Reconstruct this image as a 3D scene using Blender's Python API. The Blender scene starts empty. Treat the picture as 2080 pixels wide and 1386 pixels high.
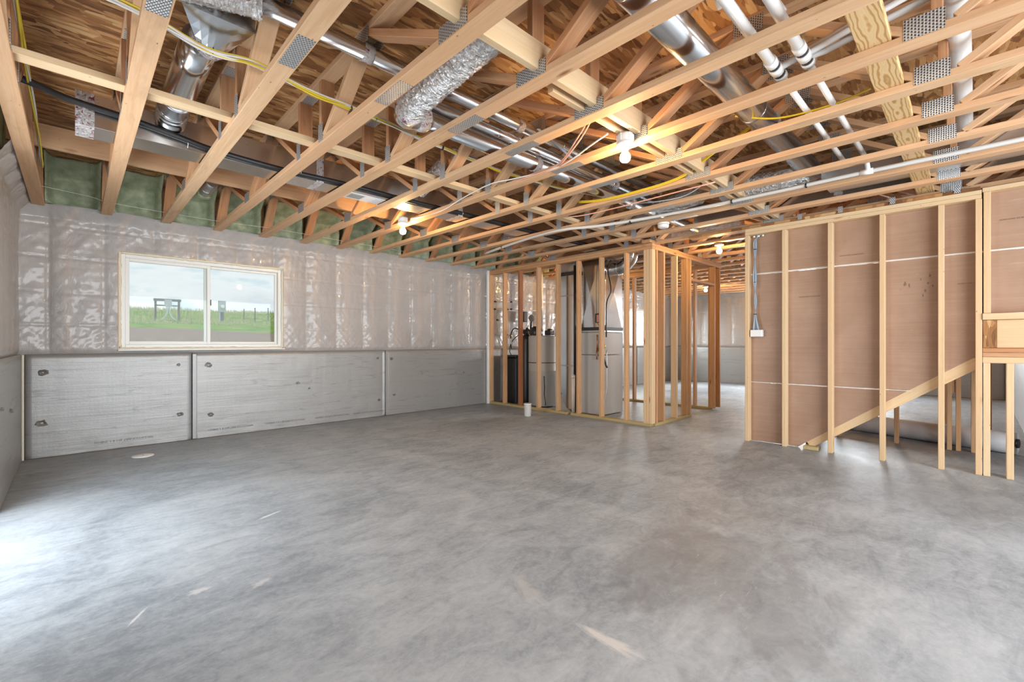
import bpy, bmesh, math, random
from mathutils import Vector, Matrix, noise
R = random.Random(7)
D = bpy.data
COL = bpy.context.scene.collection
SC = bpy.context.scene
PI = math.pi

# ------------------------------------------------------------------ camera, sky, lights, exposure
TH = math.atan(945 / 916.0)
cam = D.objects.new('camera', D.cameras.new('camera'))
COL.objects.link(cam)
cam.location = (0, 0, 1.12)
cam.rotation_euler = (PI / 2, 0, TH - PI / 2)
cam.data.sensor_width = 36
cam.data.lens = 36 * 916 / 2080
cam.data.shift_y = 3 / 2080
cam.data.clip_start = 0.02
cam.data.clip_end = 500
SC.camera = cam
SC.view_settings.view_transform = 'Standard'
SC.view_settings.look = 'None'
SC.view_settings.gamma = 1
SC.view_settings.use_curve_mapping = False
SC.view_settings.exposure = 0.68
SC.cycles.max_bounces = 7
SC.cycles.diffuse_bounces = 4
SC.cycles.adaptive_threshold = 0.03
SC.cycles.glossy_bounces = 4
SC.cycles.transmission_bounces = 6
SC.cycles.caustics_reflective = False
SC.cycles.caustics_refractive = False
SC.cycles.sample_clamp_indirect = 6


class N:
    """tiny node-tree writer"""
    def __init__(s, tree):
        s.t = tree; tree.nodes.clear()
    def __call__(s, kind, _in=None, **kw):
        n = s.t.nodes.new(kind)
        for k, v in kw.items():
            setattr(n, k, v)
        for k, v in (_in or {}).items():
            sock = n.inputs[k]
            if isinstance(v, bpy.types.NodeSocket): s.t.links.new(v, sock)
            else: sock.default_value = v
        return n
    def math(s, op, a, b=0.0, c=None):
        d = {0: a, 1: b}
        if c is not None: d[2] = c
        return s('ShaderNodeMath', d, operation=op).outputs[0]
    def noise(s, vec, scale, detail=4, rough=0.55, dist=0.0):
        return s('ShaderNodeTexNoise', {'Vector': vec, 'Scale': scale, 'Detail': detail, 'Roughness': rough, 'Distortion': dist})
    def ramp(s, fac, stops, interp='LINEAR'):
        n = s('ShaderNodeValToRGB', {'Fac': fac}); cr = n.color_ramp; cr.interpolation = interp
        while len(cr.elements) > 1: cr.elements.remove(cr.elements[-1])
        for i, (p, c) in enumerate(stops):
            e = cr.elements[0] if i == 0 else cr.elements.new(p)
            e.position = p; e.color = (c if len(c) == 4 else (*c, 1))
        return n.outputs['Color']
    def mix(s, fac, a, b, blend='MIX'):
        n = s('ShaderNodeMix', data_type='RGBA', blend_type=blend)
        for i, v in ((0, fac), (6, a), (7, b)):
            if isinstance(v, bpy.types.NodeSocket): s.t.links.new(v, n.inputs[i])
            else: n.inputs[i].default_value = v if i == 0 or len(v) == 4 else (*v, 1)
        return n.outputs[2]
    def mapping(s, vec, scale=(1, 1, 1), loc=(0, 0, 0), rot=(0, 0, 0)):
        return s('ShaderNodeMapping', {'Vector': vec, 'Scale': scale, 'Location': loc, 'Rotation': rot}).outputs[0]
    def bump(s, h, strength=0.3, dist=0.01):
        return s('ShaderNodeBump', {'Height': h, 'Strength': strength, 'Distance': dist}).outputs[0]
    def coord(s, which='Object'):
        return s('ShaderNodeTexCoord').outputs[which]
    def rnd(s):
        return s('ShaderNodeObjectInfo').outputs['Random']


# world: broken cloud over the field
W = D.worlds.new('sky'); SC.world = W; W.use_nodes = True
n = N(W.node_tree)
co = n.coord('Generated')
cl = n.noise(n.mapping(co, (2.2, 2.2, 9.0), (0.3, 0.1, 0)), 1.6, 6, 0.55, 0.4).outputs['Fac']
skyc = n.ramp(cl, [(0.34, (0.36, 0.60, 0.72)), (0.43, (0.52, 0.68, 0.76)), (0.51, (0.80, 0.84, 0.87)), (0.60, (0.74, 0.78, 0.82)), (0.75, (0.50, 0.58, 0.66))])
bg = n('ShaderNodeBackground', {'Color': skyc, 'Strength': 0.73})
n('ShaderNodeOutputWorld', {'Surface': bg.outputs[0]})


def area(name, loc, rot, sx, sy, power, color):
    l = D.lights.new(name, 'AREA'); l.shape = 'RECTANGLE'; l.size = sx; l.size_y = sy
    l.energy = power; l.color = color
    o = D.objects.new(name, l); COL.objects.link(o); o.location = loc; o.rotation_euler = rot
    return o

DAY = (0.90, 0.955, 1.0)
# daylight at the left opening and far window; rear and far-room fill lights added
area('daylight_left_opening', (-0.56, 3.5, 1.12), (0, -PI / 2, 0), 1.9, 1.7, 42, DAY)
area('fill_light_rear', (2.2, -2.95, 1.35), (PI / 2, 0, 0), 4.6, 2.0, 235, DAY)
area('fill_light_far_room', (13.15, 2.7, 1.55), (0, PI / 2, 0), 1.05, 2.2, 210, DAY)
area('daylight_window_far', (11.15, 6.70, 1.55), (-PI / 2, 0, 0), 1.45, 0.95, 240, DAY)

sun = D.lights.new('sun', 'SUN'); sun.energy = 0.7; sun.angle = math.radians(12); sun.color = (1.0, 0.95, 0.88)
so = D.objects.new('sun', sun); COL.objects.link(so); so.rotation_euler = (math.radians(-28), 0, 0)
so.rotation_euler = Vector((0.0, 0.5, -0.866)).to_track_quat('-Z', 'Y').to_euler()

# ------------------------------------------------------------------ materials
MATS = {}
def mat(name):
    m = D.materials.new(name); m.use_nodes = True
    MATS[name] = m
    return m, N(m.node_tree)

def finish(n, bsdf):
    n('ShaderNodeOutputMaterial', {'Surface': bsdf.outputs[0]})

def plain(name, color, rough=0.5, metal=0.0, bump=0.0, bscale=60, var=0.0, spec=0.5):
    m, n = mat(name)
    co = n.coord()
    d = {'Roughness': rough, 'Metallic': metal, 'Specular IOR Level': spec}
    nz = n.noise(co, bscale, 3).outputs['Fac']
    c = n.mix(n.math('MULTIPLY', nz, var), color, tuple(x * 0.45 for x in color)) if var else (*color, 1)
    d['Base Color'] = c
    if bump: d['Normal'] = n.bump(nz, bump, 0.005)
    finish(n, n('ShaderNodeBsdfPrincipled', d))
    return m

def wood(name, light, dark, knot=0.5, rough=0.62, redd=0.0, streak=(2.2, 60, 60), tint=0.35, dirt=0.35):
    m, n = mat(name)
    rnd = n.rnd()
    off = n('ShaderNodeCombineXYZ', {0: n.math('MULTIPLY', rnd, 37.0), 1: n.math('MULTIPLY', rnd, 11.0), 2: n.math('MULTIPLY', rnd, 5.0)}).outputs[0]
    co = n('ShaderNodeVectorMath', {0: n.coord(), 1: off}, operation='ADD').outputs[0]
    g1 = n.noise(n.mapping(co, (1.1, 26, 26)), 1.0, 4, 0.6, 1.2).outputs['Fac']
    g2 = n.noise(n.mapping(co, streak), 3.0, 3, 0.6).outputs['Fac']
    g = n.math('ADD', n.math('MULTIPLY', g1, 0.7), n.math('MULTIPLY', g2, 0.3))
    c = n.ramp(g, [(0.33, dark), (0.50, tuple((a + b) / 2 for a, b in zip(light, dark))), (0.66, light)])
    # board to board tint
    r2 = n.math('FRACT', n.math('MULTIPLY', rnd, 7.31))
    c = n.mix(n.math('MULTIPLY', r2, tint), c, tuple(a * b for a, b in zip(dark, (1.0, 0.80, 0.70))))
    # dull patches and grey handling marks
    p = n.noise(n.mapping(co, (1.3, 5, 5)), 1.7, 5, 0.62).outputs['Fac']
    pm = n('ShaderNodeMapRange', {'Value': p, 'From Min': 0.57, 'From Max': 0.72, 'To Min': 0.0, 'To Max': dirt}).outputs[0]
    c = n.mix(pm, c, (dark[0] * 0.62, dark[1] * 0.66, dark[2] * 0.72))
    # knots
    v = n('ShaderNodeTexVoronoi', {'Vector': n.mapping(co, (2.6, 9, 9)), 'Scale': 1.0}, feature='F1')
    sel = n('ShaderNodeSeparateColor', {0: v.outputs['Color']}).outputs[0]
    kd = n('ShaderNodeMapRange', {'Value': v.outputs['Distance'], 'From Min': 0.05, 'From Max': 0.16, 'To Min': 1.0, 'To Max': 0.0}).outputs[0]
    kk = n.math('MULTIPLY', kd, n.math('LESS_THAN', sel, knot))
    c = n.mix(n.math('MULTIPLY', kk, 0.85), c, (0.20 + redd, 0.075, 0.03))
    # nail / tooth pricks
    v2 = n('ShaderNodeTexVoronoi', {'Vector': n.mapping(co, (14, 34, 34)), 'Scale': 1.0}, feature='F1')
    s2 = n('ShaderNodeSeparateColor', {0: v2.outputs['Color']}).outputs[1]
    nd = n.math('MULTIPLY', n.math('LESS_THAN', v2.outputs['Distance'], 0.10), n.math('LESS_THAN', s2, 0.10))
    c = n.mix(n.math('MULTIPLY', nd, 0.7), c, (0.10, 0.06, 0.04))
    b = n('ShaderNodeBsdfPrincipled', {'Base Color': c, 'Roughness': rough, 'Specular IOR Level': 0.3,
                                       'Normal': n.bump(g2, 0.18, 0.002)})
    finish(n, b)
    return m

wood('fir', (0.74, 0.505, 0.31), (0.60, 0.36, 0.195), knot=0.22, tint=0.30, dirt=0.45)
wood('fir_red', (0.66, 0.38, 0.205), (0.46, 0.225, 0.105), knot=0.2)
wood('spruce', (0.76, 0.58, 0.37), (0.65, 0.46, 0.26), knot=0.34, redd=0.12, dirt=0.15)
wood('stud_fir', (0.64, 0.40, 0.22), (0.48, 0.27, 0.13), knot=0.5)
wood('stained_stud', (0.42, 0.18, 0.07), (0.24, 0.08, 0.03), knot=0.25)
wood('treated', (0.52, 0.43, 0.22), (0.40, 0.31, 0.13), knot=0.06)
wood('grey_wood', (0.20, 0.18, 0.16), (0.13, 0.12, 0.11), knot=0.0)

# yellow pine with bold cathedral grain
m, n = mat('yellow_pine')
co = n.coord()
wv = n('ShaderNodeTexWave', {'Vector': n.mapping(co, (0.55, 1.5, 1.5)), 'Scale': 14.0, 'Distortion': 9.0, 'Detail': 2.0, 'Detail Scale': 0.7},
       wave_type='RINGS', rings_direction='X').outputs['Fac']
c = n.ramp(wv, [(0.0, (0.42, 0.235, 0.085)), (0.35, (0.58, 0.37, 0.165)), (0.7, (0.68, 0.48, 0.26)), (1.0, (0.64, 0.44, 0.22))])
finish(n, n('ShaderNodeBsdfPrincipled', {'Base Color': c, 'Roughness': 0.6, 'Specular IOR Level': 0.3}))

# oriented strand board
m, n = mat('osb')
rnd = n.rnd()
base = n.coord()
off = n('ShaderNodeCombineXYZ', {0: n.math('MULTIPLY', rnd, 31.0), 1: n.math('MULTIPLY', rnd, 17.0), 2: 0.0}).outputs[0]
base = n('ShaderNodeVectorMath', {0: base, 1: off}, operation='ADD').outputs[0]
lay = []
for k, (ang, sc) in enumerate(((0.12, (7, 36, 1)), (-0.40, (8, 42, 1)), (0.75, (9, 32, 1)))):
    wob = n.noise(base, 5.0 + k, 2).outputs['Color']
    cw = n('ShaderNodeVectorMath', {0: base, 1: n('ShaderNodeVectorMath', {0: wob, 'Scale': 0.045}, operation='SCALE').outputs[0]}, operation='ADD').outputs[0]
    v = n('ShaderNodeTexVoronoi', {'Vector': n.mapping(cw, sc, (k * 3.3, k * 1.7, 0), (0, 0, ang)), 'Scale': 1.0}, voronoi_dimensions='2D', feature='F1')
    lay.append(v)
def sep(v, i): return n('ShaderNodeSeparateColor', {0: v.outputs['Color']}).outputs[i]
stops = [(0.0, (0.12, 0.042, 0.013)), (0.2, (0.25, 0.098, 0.030)), (0.5, (0.42, 0.19, 0.065)), (0.8, (0.56, 0.30, 0.12)), (1.0, (0.70, 0.44, 0.21))]
c0 = n.ramp(sep(lay[0], 0), stops); c1 = n.ramp(sep(lay[1], 0), stops); c2 = n.ramp(sep(lay[2], 0), stops)
c = n.mix(n.math('GREATER_THAN', sep(lay[1], 1), 0.55), c0, c1)
c = n.mix(n.math('GREATER_THAN', sep(lay[2], 1), 0.72), c, c2)
gr = n.noise(n.mapping(base, (14, 160, 1)), 1.0, 3).outputs['Fac']
c = n.mix(0.22, c, n.ramp(gr, [(0.3, (0.08, 0.035, 0.015)), (0.7, (0.50, 0.28, 0.12))]))
hh = n.math('ADD', n.math('MULTIPLY', sep(lay[0], 2), 0.6), n.math('MULTIPLY', sep(lay[1], 2), 0.4))
finish(n, n('ShaderNodeBsdfPrincipled', {'Base Color': c, 'Roughness': 0.6, 'Specular IOR Level': 0.35, 'Normal': n.bump(hh, 0.35, 0.003)}))

# cast concrete slab
m, n = mat('concrete')
co = n.coord()
a = n.noise(n.mapping(co, (1.0, 0.75, 1), (0, 0, 0), (0, 0, 0.5)), 0.9, 11, 0.66, 0.6).outputs['Fac']
b = n.noise(n.mapping(co, (1.6, 3.4, 1), (3, 0, 0), (0, 0, -0.35)), 2.2, 8, 0.70, 1.0).outputs['Fac']
f = n.noise(n.mapping(co, (1, 1, 1)), 30, 8, 0.8).outputs['Fac']
g = n.math('ADD', n.math('ADD', n.math('MULTIPLY', a, 0.40), n.math('MULTIPLY', b, 0.34)), n.math('MULTIPLY', f, 0.26))
c = n.ramp(g, [(0.37, (0.168, 0.196, 0.225)), (0.445, (0.250, 0.284, 0.320)), (0.50, (0.322, 0.360, 0.400)), (0.55, (0.383, 0.423, 0.462)), (0.65, (0.48, 0.52, 0.555))])
# wear with a shape of its own: pale plaster smears and darker trowelled patches; plus shade painted under the stairs
def patch(px, py, rx, ry, rot, col, amt, grain):
    global c
    v = n.mapping(n.mapping(co, (1, 1, 1), (-px, -py, 0)), (1, 1, 1), (0, 0, 0), (0, 0, -rot))
    v2 = n('ShaderNodeVectorMath', {0: v, 1: (1 / rx, 1 / ry, 0.0)}, operation='MULTIPLY').outputs[0]
    ln_ = n('ShaderNodeVectorMath', {0: v2}, operation='LENGTH').outputs['Value']
    nz = n.noise(n.mapping(v, grain), 1.0, 3, 0.7, 0.5).outputs['Fac']
    e_ = n.math('ADD', ln_, n.math('MULTIPLY', n.math('SUBTRACT', nz, 0.5), 2.2))
    mk = n('ShaderNodeMapRange', {'Value': e_, 'From Min': 0.45, 'From Max': 1.0, 'To Min': amt, 'To Max': 0.0}).outputs[0]
    c = n.mix(mk, c, col)
for q in ((-4.56, -.445, .15, .035, 1.57, (.62, .62, .61), .85, (6, 30, 1)), (-4.53, .01, .16, .05, 1.2, (.50, .51, .51), .55, (8, 20, 1)),
          (-3.70, -.55, .95, .45, .5, (.17, .175, .185), .45, (3, 5, 1)), (-3.95, -.25, .5, .2, .2, (.17, .175, .185), .5, (5, 8, 1)),
          (-1.4, -1.1, 1.3, .6, 1.0, (.19, .195, .20), .4, (2, 4, 1)), (-.2, -.15, .8, .4, .8, (.19, .195, .20), .4, (3, 5, 1)),
          (.55, -1.0, .55, 1.3, 0, (.12, .125, .13), .55, (2, 3, 1)), (-5.1, 1.79, .10, .015, .4, (.70, .70, .70), .8, (8, 40, 1)),  # leading entry: floor colour darkened as shade beneath the stairs
          (-5.60, 1.04, .05, .03, 0, (.6, .6, .6), .7, (20, 30, 1)), (-5.38, .92, .06, .025, .4, (.6, .6, .6), .6, (20, 30, 1)),
          (-5.82, .98, .07, .008, 1.0, (.7, .7, .7), .7, (8, 40, 1))):
    patch(*q)
# brown blotches
bb = n.noise(n.mapping(co, (1, 1, 1), (7, 3, 0)), 0.55, 4, 0.6).outputs['Fac']
c = n.mix(n('ShaderNodeMapRange', {'Value': bb, 'From Min': 0.52, 'From Max': 0.70, 'To Min': 0.0, 'To Max': 0.18}).outputs[0], c, (0.33, 0.31, 0.285))
# pale scuffs
def scuff(rot, sc, lo, amt, c, loc):
    s1 = n.noise(n.mapping(co, sc, loc, (0, 0, rot)), 3.0, 6, 0.72, 0.3).outputs['Fac']
    s2 = n.noise(n.mapping(co, (0.8, 0.8, 1), loc), 1.2, 2).outputs['Fac']
    mk = n.math('MULTIPLY', n('ShaderNodeMapRange', {'Value': s1, 'From Min': lo, 'From Max': lo + 0.07, 'To Min': 0.0, 'To Max': amt}).outputs[0],
                n('ShaderNodeMapRange', {'Value': s2, 'From Min': 0.50, 'From Max': 0.62}).outputs[0])
    return n.mix(mk, c, (0.66, 0.66, 0.65))
c = scuff(0.9, (2, 16, 1), 0.62, 0.5, c, (1, 2, 0))
c = scuff(-0.6, (3, 20, 1), 0.63, 0.45, c, (5, 9, 0))
c = scuff(0.2, (7, 8, 1), 0.66, 0.5, c, (9, 1, 0))
rg = n('ShaderNodeMapRange', {'Value': a, 'From Min': 0.3, 'From Max': 0.7, 'To Min': 0.42, 'To Max': 0.62}).outputs[0]
finish(n, n('ShaderNodeBsdfPrincipled', {'Base Color': c, 'Roughness': rg, 'Specular IOR Level': 0.45, 'Normal': n.bump(f, 0.05, 0.002)}))

# vapour barrier over fibreglass batts
m, n = mat('poly_sheet')
co = n.coord()
w1 = n.noise(n.mapping(co, (7, 7, 2.2), (0, 0, 0), (0, 0.6, 0)), 1.6, 5, 0.6, 1.6).outputs['Fac']
w2 = n.noise(n.mapping(co, (4, 4, 16)), 1.0, 4, 0.6, 0.8).outputs['Fac']
h = n.math('ADD', n.math('MULTIPLY', n.math('ABSOLUTE', n.math('SUBTRACT', w1, 0.5)), 1.5), n.math('MULTIPLY', w2, 0.6))
pt = n.noise(co, 1.1, 3).outputs['Fac']
c = n.ramp(pt, [(0.35, (0.365, 0.35, 0.343)), (0.65, (0.415, 0.385, 0.368))])
sp = n('ShaderNodeSeparateXYZ', {0: co})
st = n.math('ABSOLUTE', n.math('SUBTRACT', n.math('FRACT', n.math('ADD', n.math('DIVIDE', n.math('ADD', sp.outputs[0], sp.outputs[1]), 0.4064), 0.46)), 0.5))
stm = n('ShaderNodeMapRange', {'Value': st, 'From Min': 0.38, 'From Max': 0.48, 'To Min': 0.0, 'To Max': 0.28}).outputs[0]
c = n.mix(stm, c, (0.56, 0.43, 0.35))
finish(n, n('ShaderNodeBsdfPrincipled', {'Base Color': c, 'Roughness': 0.40, 'Specular IOR Level': 0.5, 'Normal': n.bump(h, 0.42, 0.012),
                                         'Coat Weight': 0.3, 'Coat Roughness': 0.10}))

# foil-faced foam board
m, n = mat('foam_facer')
co = n.coord()
sp = n('ShaderNodeSeparateXYZ', {0: co})
ln = n.noise(n.mapping(co, (0.5, 0.5, 16)), 1.0, 4, 0.7, 0.15).outputs['Fac']
vl = n.noise(n.mapping(co, (9, 9, 0.4)), 1.0, 2, 0.6).outputs['Fac']
fz = n.noise(co, 70, 4, 0.7).outputs['Fac']
crn = n.math('ABSOLUTE', n.math('SUBTRACT', n.noise(n.mapping(co, (0.45, 0.45, 7)), 1.0, 3, 0.5, 0.3).outputs['Fac'], 0.5))
crease = n('ShaderNodeMapRange', {'Value': crn, 'From Min': 0.0, 'From Max': 0.008, 'To Min': 0.35, 'To Max': 0.0}).outputs[0]
c = n.mix(n.math('MULTIPLY', fz, 0.5), (0.385, 0.383, 0.376), (0.20, 0.198, 0.193))
c = n.mix(n('ShaderNodeMapRange', {'Value': ln, 'From Min': 0.55, 'From Max': 0.7, 'To Max': 0.25}).outputs[0], c, (0.30, 0.29, 0.28))
c = n.mix(crease, c, (0.14, 0.14, 0.14))
hh = n.math('ADD', n.math('ADD', n.math('MULTIPLY', ln, 0.8), n.math('MULTIPLY', fz, 0.2)), n.math('MULTIPLY', vl, 0.5))
finish(n, n('ShaderNodeBsdfPrincipled', {'Base Color': c, 'Roughness': 0.42, 'Metallic': 0.35, 'Normal': n.bump(hh, 0.35, 0.01)}))

# green closed-cell spray foam
m, n = mat('spray_foam')
co = n.coord()
a = n.noise(co, 9, 5, 0.6).outputs['Fac']
c = n.ramp(a, [(0.3, (0.26, 0.31, 0.19)), (0.5, (0.38, 0.43, 0.28)), (0.72, (0.52, 0.56, 0.39))])
finish(n, n('ShaderNodeBsdfPrincipled', {'Base Color': c, 'Roughness': 0.55, 'Normal': n.bump(n.noise(co, 32, 5, 0.6).outputs['Fac'], 0.5, 0.01)}))

# galvanised sheet
def galv(name, col, rough, var=0.25, bump=0.05):
    m, n = mat(name)
    co = n.coord()
    a = n.noise(n.mapping(co, (1.5, 1.5, 1.5)), 5, 5, 0.6).outputs['Fac']
    c = n.mix(n.math('MULTIPLY', a, var), col, tuple(x * 0.5 for x in col))
    b = n.noise(n.mapping(co, (2, 9, 9)), 1.3, 3).outputs['Fac']
    finish(n, n('ShaderNodeBsdfPrincipled', {'Base Color': c, 'Metallic': 1.0, 'Roughness': n('ShaderNodeMapRange', {'Value': a, 'To Min': rough * 0.8, 'To Max': rough * 1.3}).outputs[0],
                                             'Normal': n.bump(b, bump, 0.02)}))
galv('galvanised', (0.72, 0.73, 0.74), 0.20, 0.2, 0.02)
galv('galvanised_dull', (0.62, 0.63, 0.64), 0.38)
galv('duct_side', (0.62, 0.58, 0.54), 0.24, 0.12, 0.012)
galv('strap_steel', (0.45, 0.47, 0.50), 0.35)
plain('copper', (0.62, 0.30, 0.16), 0.35, 1.0, var=0.4, bscale=20)

# crinkled foil of flexible duct
m, n = mat('flex_foil')
co = n.coord()
v = n('ShaderNodeTexVoronoi', {'Vector': n.mapping(co, (26, 26, 26)), 'Scale': 1.0, 'Randomness': 1.0}, feature='F1')
z = n.noise(co, 45, 5, 0.7, 1.0).outputs['Fac']
finish(n, n('ShaderNodeBsdfPrincipled', {'Base Color': (0.80, 0.80, 0.80, 1), 'Metallic': 1.0, 'Roughness': 0.24,
       'Normal': n.bump(n.math('ADD', v.outputs['Distance'], z), 0.9, 0.02)}))

# foil tape with red print
m, n = mat('foil_tape')
co = n.coord()
z = n.noise(co, 30, 5, 0.7, 2.0).outputs['Fac']
c = n.ramp(n.noise(co, 38, 3, 0.6, 1.5).outputs['Fac'], [(0.56, (0.74, 0.72, 0.72)), (0.62, (0.34, 0.06, 0.08))])
finish(n, n('ShaderNodeBsdfPrincipled', {'Base Color': c, 'Metallic': 0.6, 'Roughness': 0.3, 'Normal': n.bump(z, 0.9, 0.02)}))

# truss plate: stamped galvanised steel with tooth slots
m, n = mat('nail_plate')
co = n.coord()
sp = n('ShaderNodeSeparateXYZ', {0: co})
fx = n.math('FRACT', n.math('DIVIDE', sp.outputs[0], 0.0115))
row = n.math('FLOOR', n.math('DIVIDE', sp.outputs[0], 0.0115))
fy = n.math('FRACT', n.math('ADD', n.math('DIVIDE', sp.outputs[1], 0.0135), n.math('MULTIPLY', row, 0.5)))
ex = n.math('DIVIDE', n.math('SUBTRACT', fx, 0.5), 0.26)
ey = n.math('DIVIDE', n.math('SUBTRACT', fy, 0.5), 0.34)
dd = n.math('ADD', n.math('MULTIPLY', ex, ex), n.math('MULTIPLY', ey, ey))
hole = n.math('LESS_THAN', dd, 1.0)
c = n.mix(hole, (0.62, 0.63, 0.64), (0.06, 0.055, 0.05))
finish(n, n('ShaderNodeBsdfPrincipled', {'Base Color': c, 'Metallic': n.math('SUBTRACT', 0.75, n.math('MULTIPLY', hole, 0.7)), 'Roughness': 0.42,
                                         'Normal': n.bump(dd, 0.4, 0.002)}))

# back paper of the stair drywall
m, n = mat('board_paper')
co = n.coord()
ln = n.noise(n.mapping(co, (0.6, 0.6, 60)), 1.0, 3, 0.6).outputs['Fac']
lb = n.noise(n.mapping(co, (1, 1, 1)), 2.5, 4, 0.6).outputs['Fac']
c = n.ramp(n.math('ADD', n.math('MULTIPLY', ln, 0.35), n.math('MULTIPLY', lb, 0.65)), [(0.35, (0.335, 0.205, 0.135)), (0.65, (0.42, 0.275, 0.195))])
sc1 = n.noise(n.mapping(co, (1, 3.0, 22)), 1.5, 5, 0.7).outputs['Fac']
c = n.mix(n('ShaderNodeMapRange', {'Value': sc1, 'From Min': 0.66, 'From Max': 0.72, 'To Max': 0.35}).outputs[0], c, (0.62, 0.52, 0.43))
finish(n, n('ShaderNodeBsdfPrincipled', {'Base Color': c, 'Roughness': 0.42, 'Specular IOR Level': 0.4, 'Normal': n.bump(ln, 0.06, 0.003)}))

plain('white_pvc', (0.78, 0.77, 0.75), 0.3)
plain('white_plastic', (0.82, 0.81, 0.79), 0.35)
plain('vinyl', (0.74, 0.74, 0.71), 0.35)
plain('can_foam', (0.82, 0.77, 0.62), 0.7, bump=0.8, bscale=90, var=0.3)
plain('tape_white', (0.74, 0.71, 0.66), 0.6)
plain('black_rubber', (0.018, 0.018, 0.020), 0.45)
plain('black_plastic', (0.022, 0.022, 0.024), 0.35)
plain('black_tape', (0.03, 0.03, 0.032), 0.5)
plain('grey_enamel', (0.50, 0.50, 0.49), 0.33, var=0.05, bscale=3)
plain('heater_enamel', (0.50, 0.49, 0.46), 0.35, var=0.05, bscale=3)
plain('porcelain', (0.68, 0.65, 0.62), 0.4)
plain('yellow_cable', (0.75, 0.55, 0.03), 0.4)
plain('white_cable', (0.75, 0.73, 0.70), 0.4)
plain('pink_cable', (0.80, 0.42, 0.32), 0.4)
plain('blue_cable', (0.13, 0.25, 0.40), 0.4)
plain('brass', (0.70, 0.50, 0.12), 0.35, 0.8)
plain('control_red', (0.50, 0.25, 0.18), 0.5)
plain('dirty_cup', (0.66, 0.65, 0.63), 0.45, var=0.35, bscale=30)
plain('grey_roll', (0.55, 0.55, 0.57), 0.5, bump=0.3, bscale=8, var=0.15)
plain('brown_gasket', (0.10, 0.065, 0.04), 0.8)
plain('ink', (0.05, 0.042, 0.035), 0.7)
plain('ink_soft', (0.20, 0.13, 0.09), 0.7)
plain('ink_grey', (0.24, 0.235, 0.23), 0.7)
plain('meter_grey', (0.42, 0.47, 0.50), 0.5)
plain('concrete_wall', (0.42, 0.41, 0.40), 0.8, bump=0.2, var=0.2, bscale=8)
plain('torn_foil', (0.22, 0.20, 0.18), 0.6, bump=1.0, bscale=60, var=0.5)
plain('blind_white', (0.85, 0.86, 0.88), 0.5)

m, n = mat('bulb_glow')
finish(n, n('ShaderNodeEmission', {'Color': (1.0, 0.62, 0.26, 1), 'Strength': 360.0}))

m, n = mat('glass')
tr = n('ShaderNodeBsdfTransparent', {'Color': (0.95, 0.97, 0.96, 1)})
gl = n('ShaderNodeBsdfGlossy', {'Color': (1, 1, 1, 1), 'Roughness': 0.02})
ms = n('ShaderNodeMixShader', {0: 0.008, 1: tr.outputs[0], 2: gl.outputs[0]})
finish(n, ms)

# field outside
m, n = mat('field')
co = n.coord()
sp = n('ShaderNodeSeparateXYZ', {0: co})
a = n.noise(co, 0.9, 6, 0.7).outputs['Fac']
b = n.noise(co, 7, 5, 0.75).outputs['Fac']
fgr = n.ramp(n.math('ADD', n.math('MULTIPLY', a, 0.6), n.math('MULTIPLY', b, 0.4)),
             [(0.36, (0.05, 0.12, 0.018)), (0.46, (0.12, 0.24, 0.03)), (0.55, (0.22, 0.33, 0.06)), (0.64, (0.42, 0.38, 0.20))])
dirt = n.ramp(b, [(0.3, (0.16, 0.11, 0.085)), (0.7, (0.40, 0.30, 0.23))])
edge = n.math('ADD', n.math('ADD', sp.outputs[1], n.math('MULTIPLY', a, 5.0)), n.math('MULTIPLY', sp.outputs[0], 1.1))
dm = n('ShaderNodeMapRange', {'Value': edge, 'From Min': 20.2, 'From Max': 21.2, 'To Min': 1.0, 'To Max': 0.0}).outputs[0]
c = n.mix(dm, fgr, dirt)
finish(n, n('ShaderNodeBsdfPrincipled', {'Base Color': c, 'Roughness': 0.95, 'Specular IOR Level': 0.1, 'Normal': n.bump(b, 0.6, 0.1)}))
plain('weed', (0.42, 0.42, 0.22), 0.9)


# ------------------------------------------------------------------ builders
def own_matrix(o):
    m = o.matrix_basis.copy()
    if o.parent: return own_matrix(o.parent) @ o.matrix_parent_inverse @ m
    return m

def adopt(o, parent):
    if parent is not None:
        o.parent = parent
        o.matrix_parent_inverse = own_matrix(parent).inverted()

def link(name, me, parent=None, M=None):
    o = D.objects.new(name, me); COL.objects.link(o)
    if M is not None: o.matrix_basis = M
    adopt(o, parent)
    return o

def tag(o, label=None, cat=None, group=None, kind=None):
    if label: o['label'] = label
    if cat: o['category'] = cat
    if group: o['group'] = group
    if kind: o['kind'] = kind
    return o

def thing(name, label, cat, loc=(0, 0, 0), group=None):
    o = D.objects.new(name, None); COL.objects.link(o)
    o.location = loc; o.empty_display_size = 0.1
    return tag(o, label, cat, group)

def struct(name, loc=(0, 0, 0)):
    o = D.objects.new(name, None); COL.objects.link(o); o.location = loc
    o['kind'] = 'structure'
    return o

def mesh(name, verts, faces, material, smooth=False):
    me = D.meshes.new(name); me.from_pydata(verts, [], faces); me.update()
    if material: me.materials.append(MATS[material])
    if smooth: me.polygons.foreach_set('use_smooth', [True] * len(me.polygons))
    return me

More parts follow.
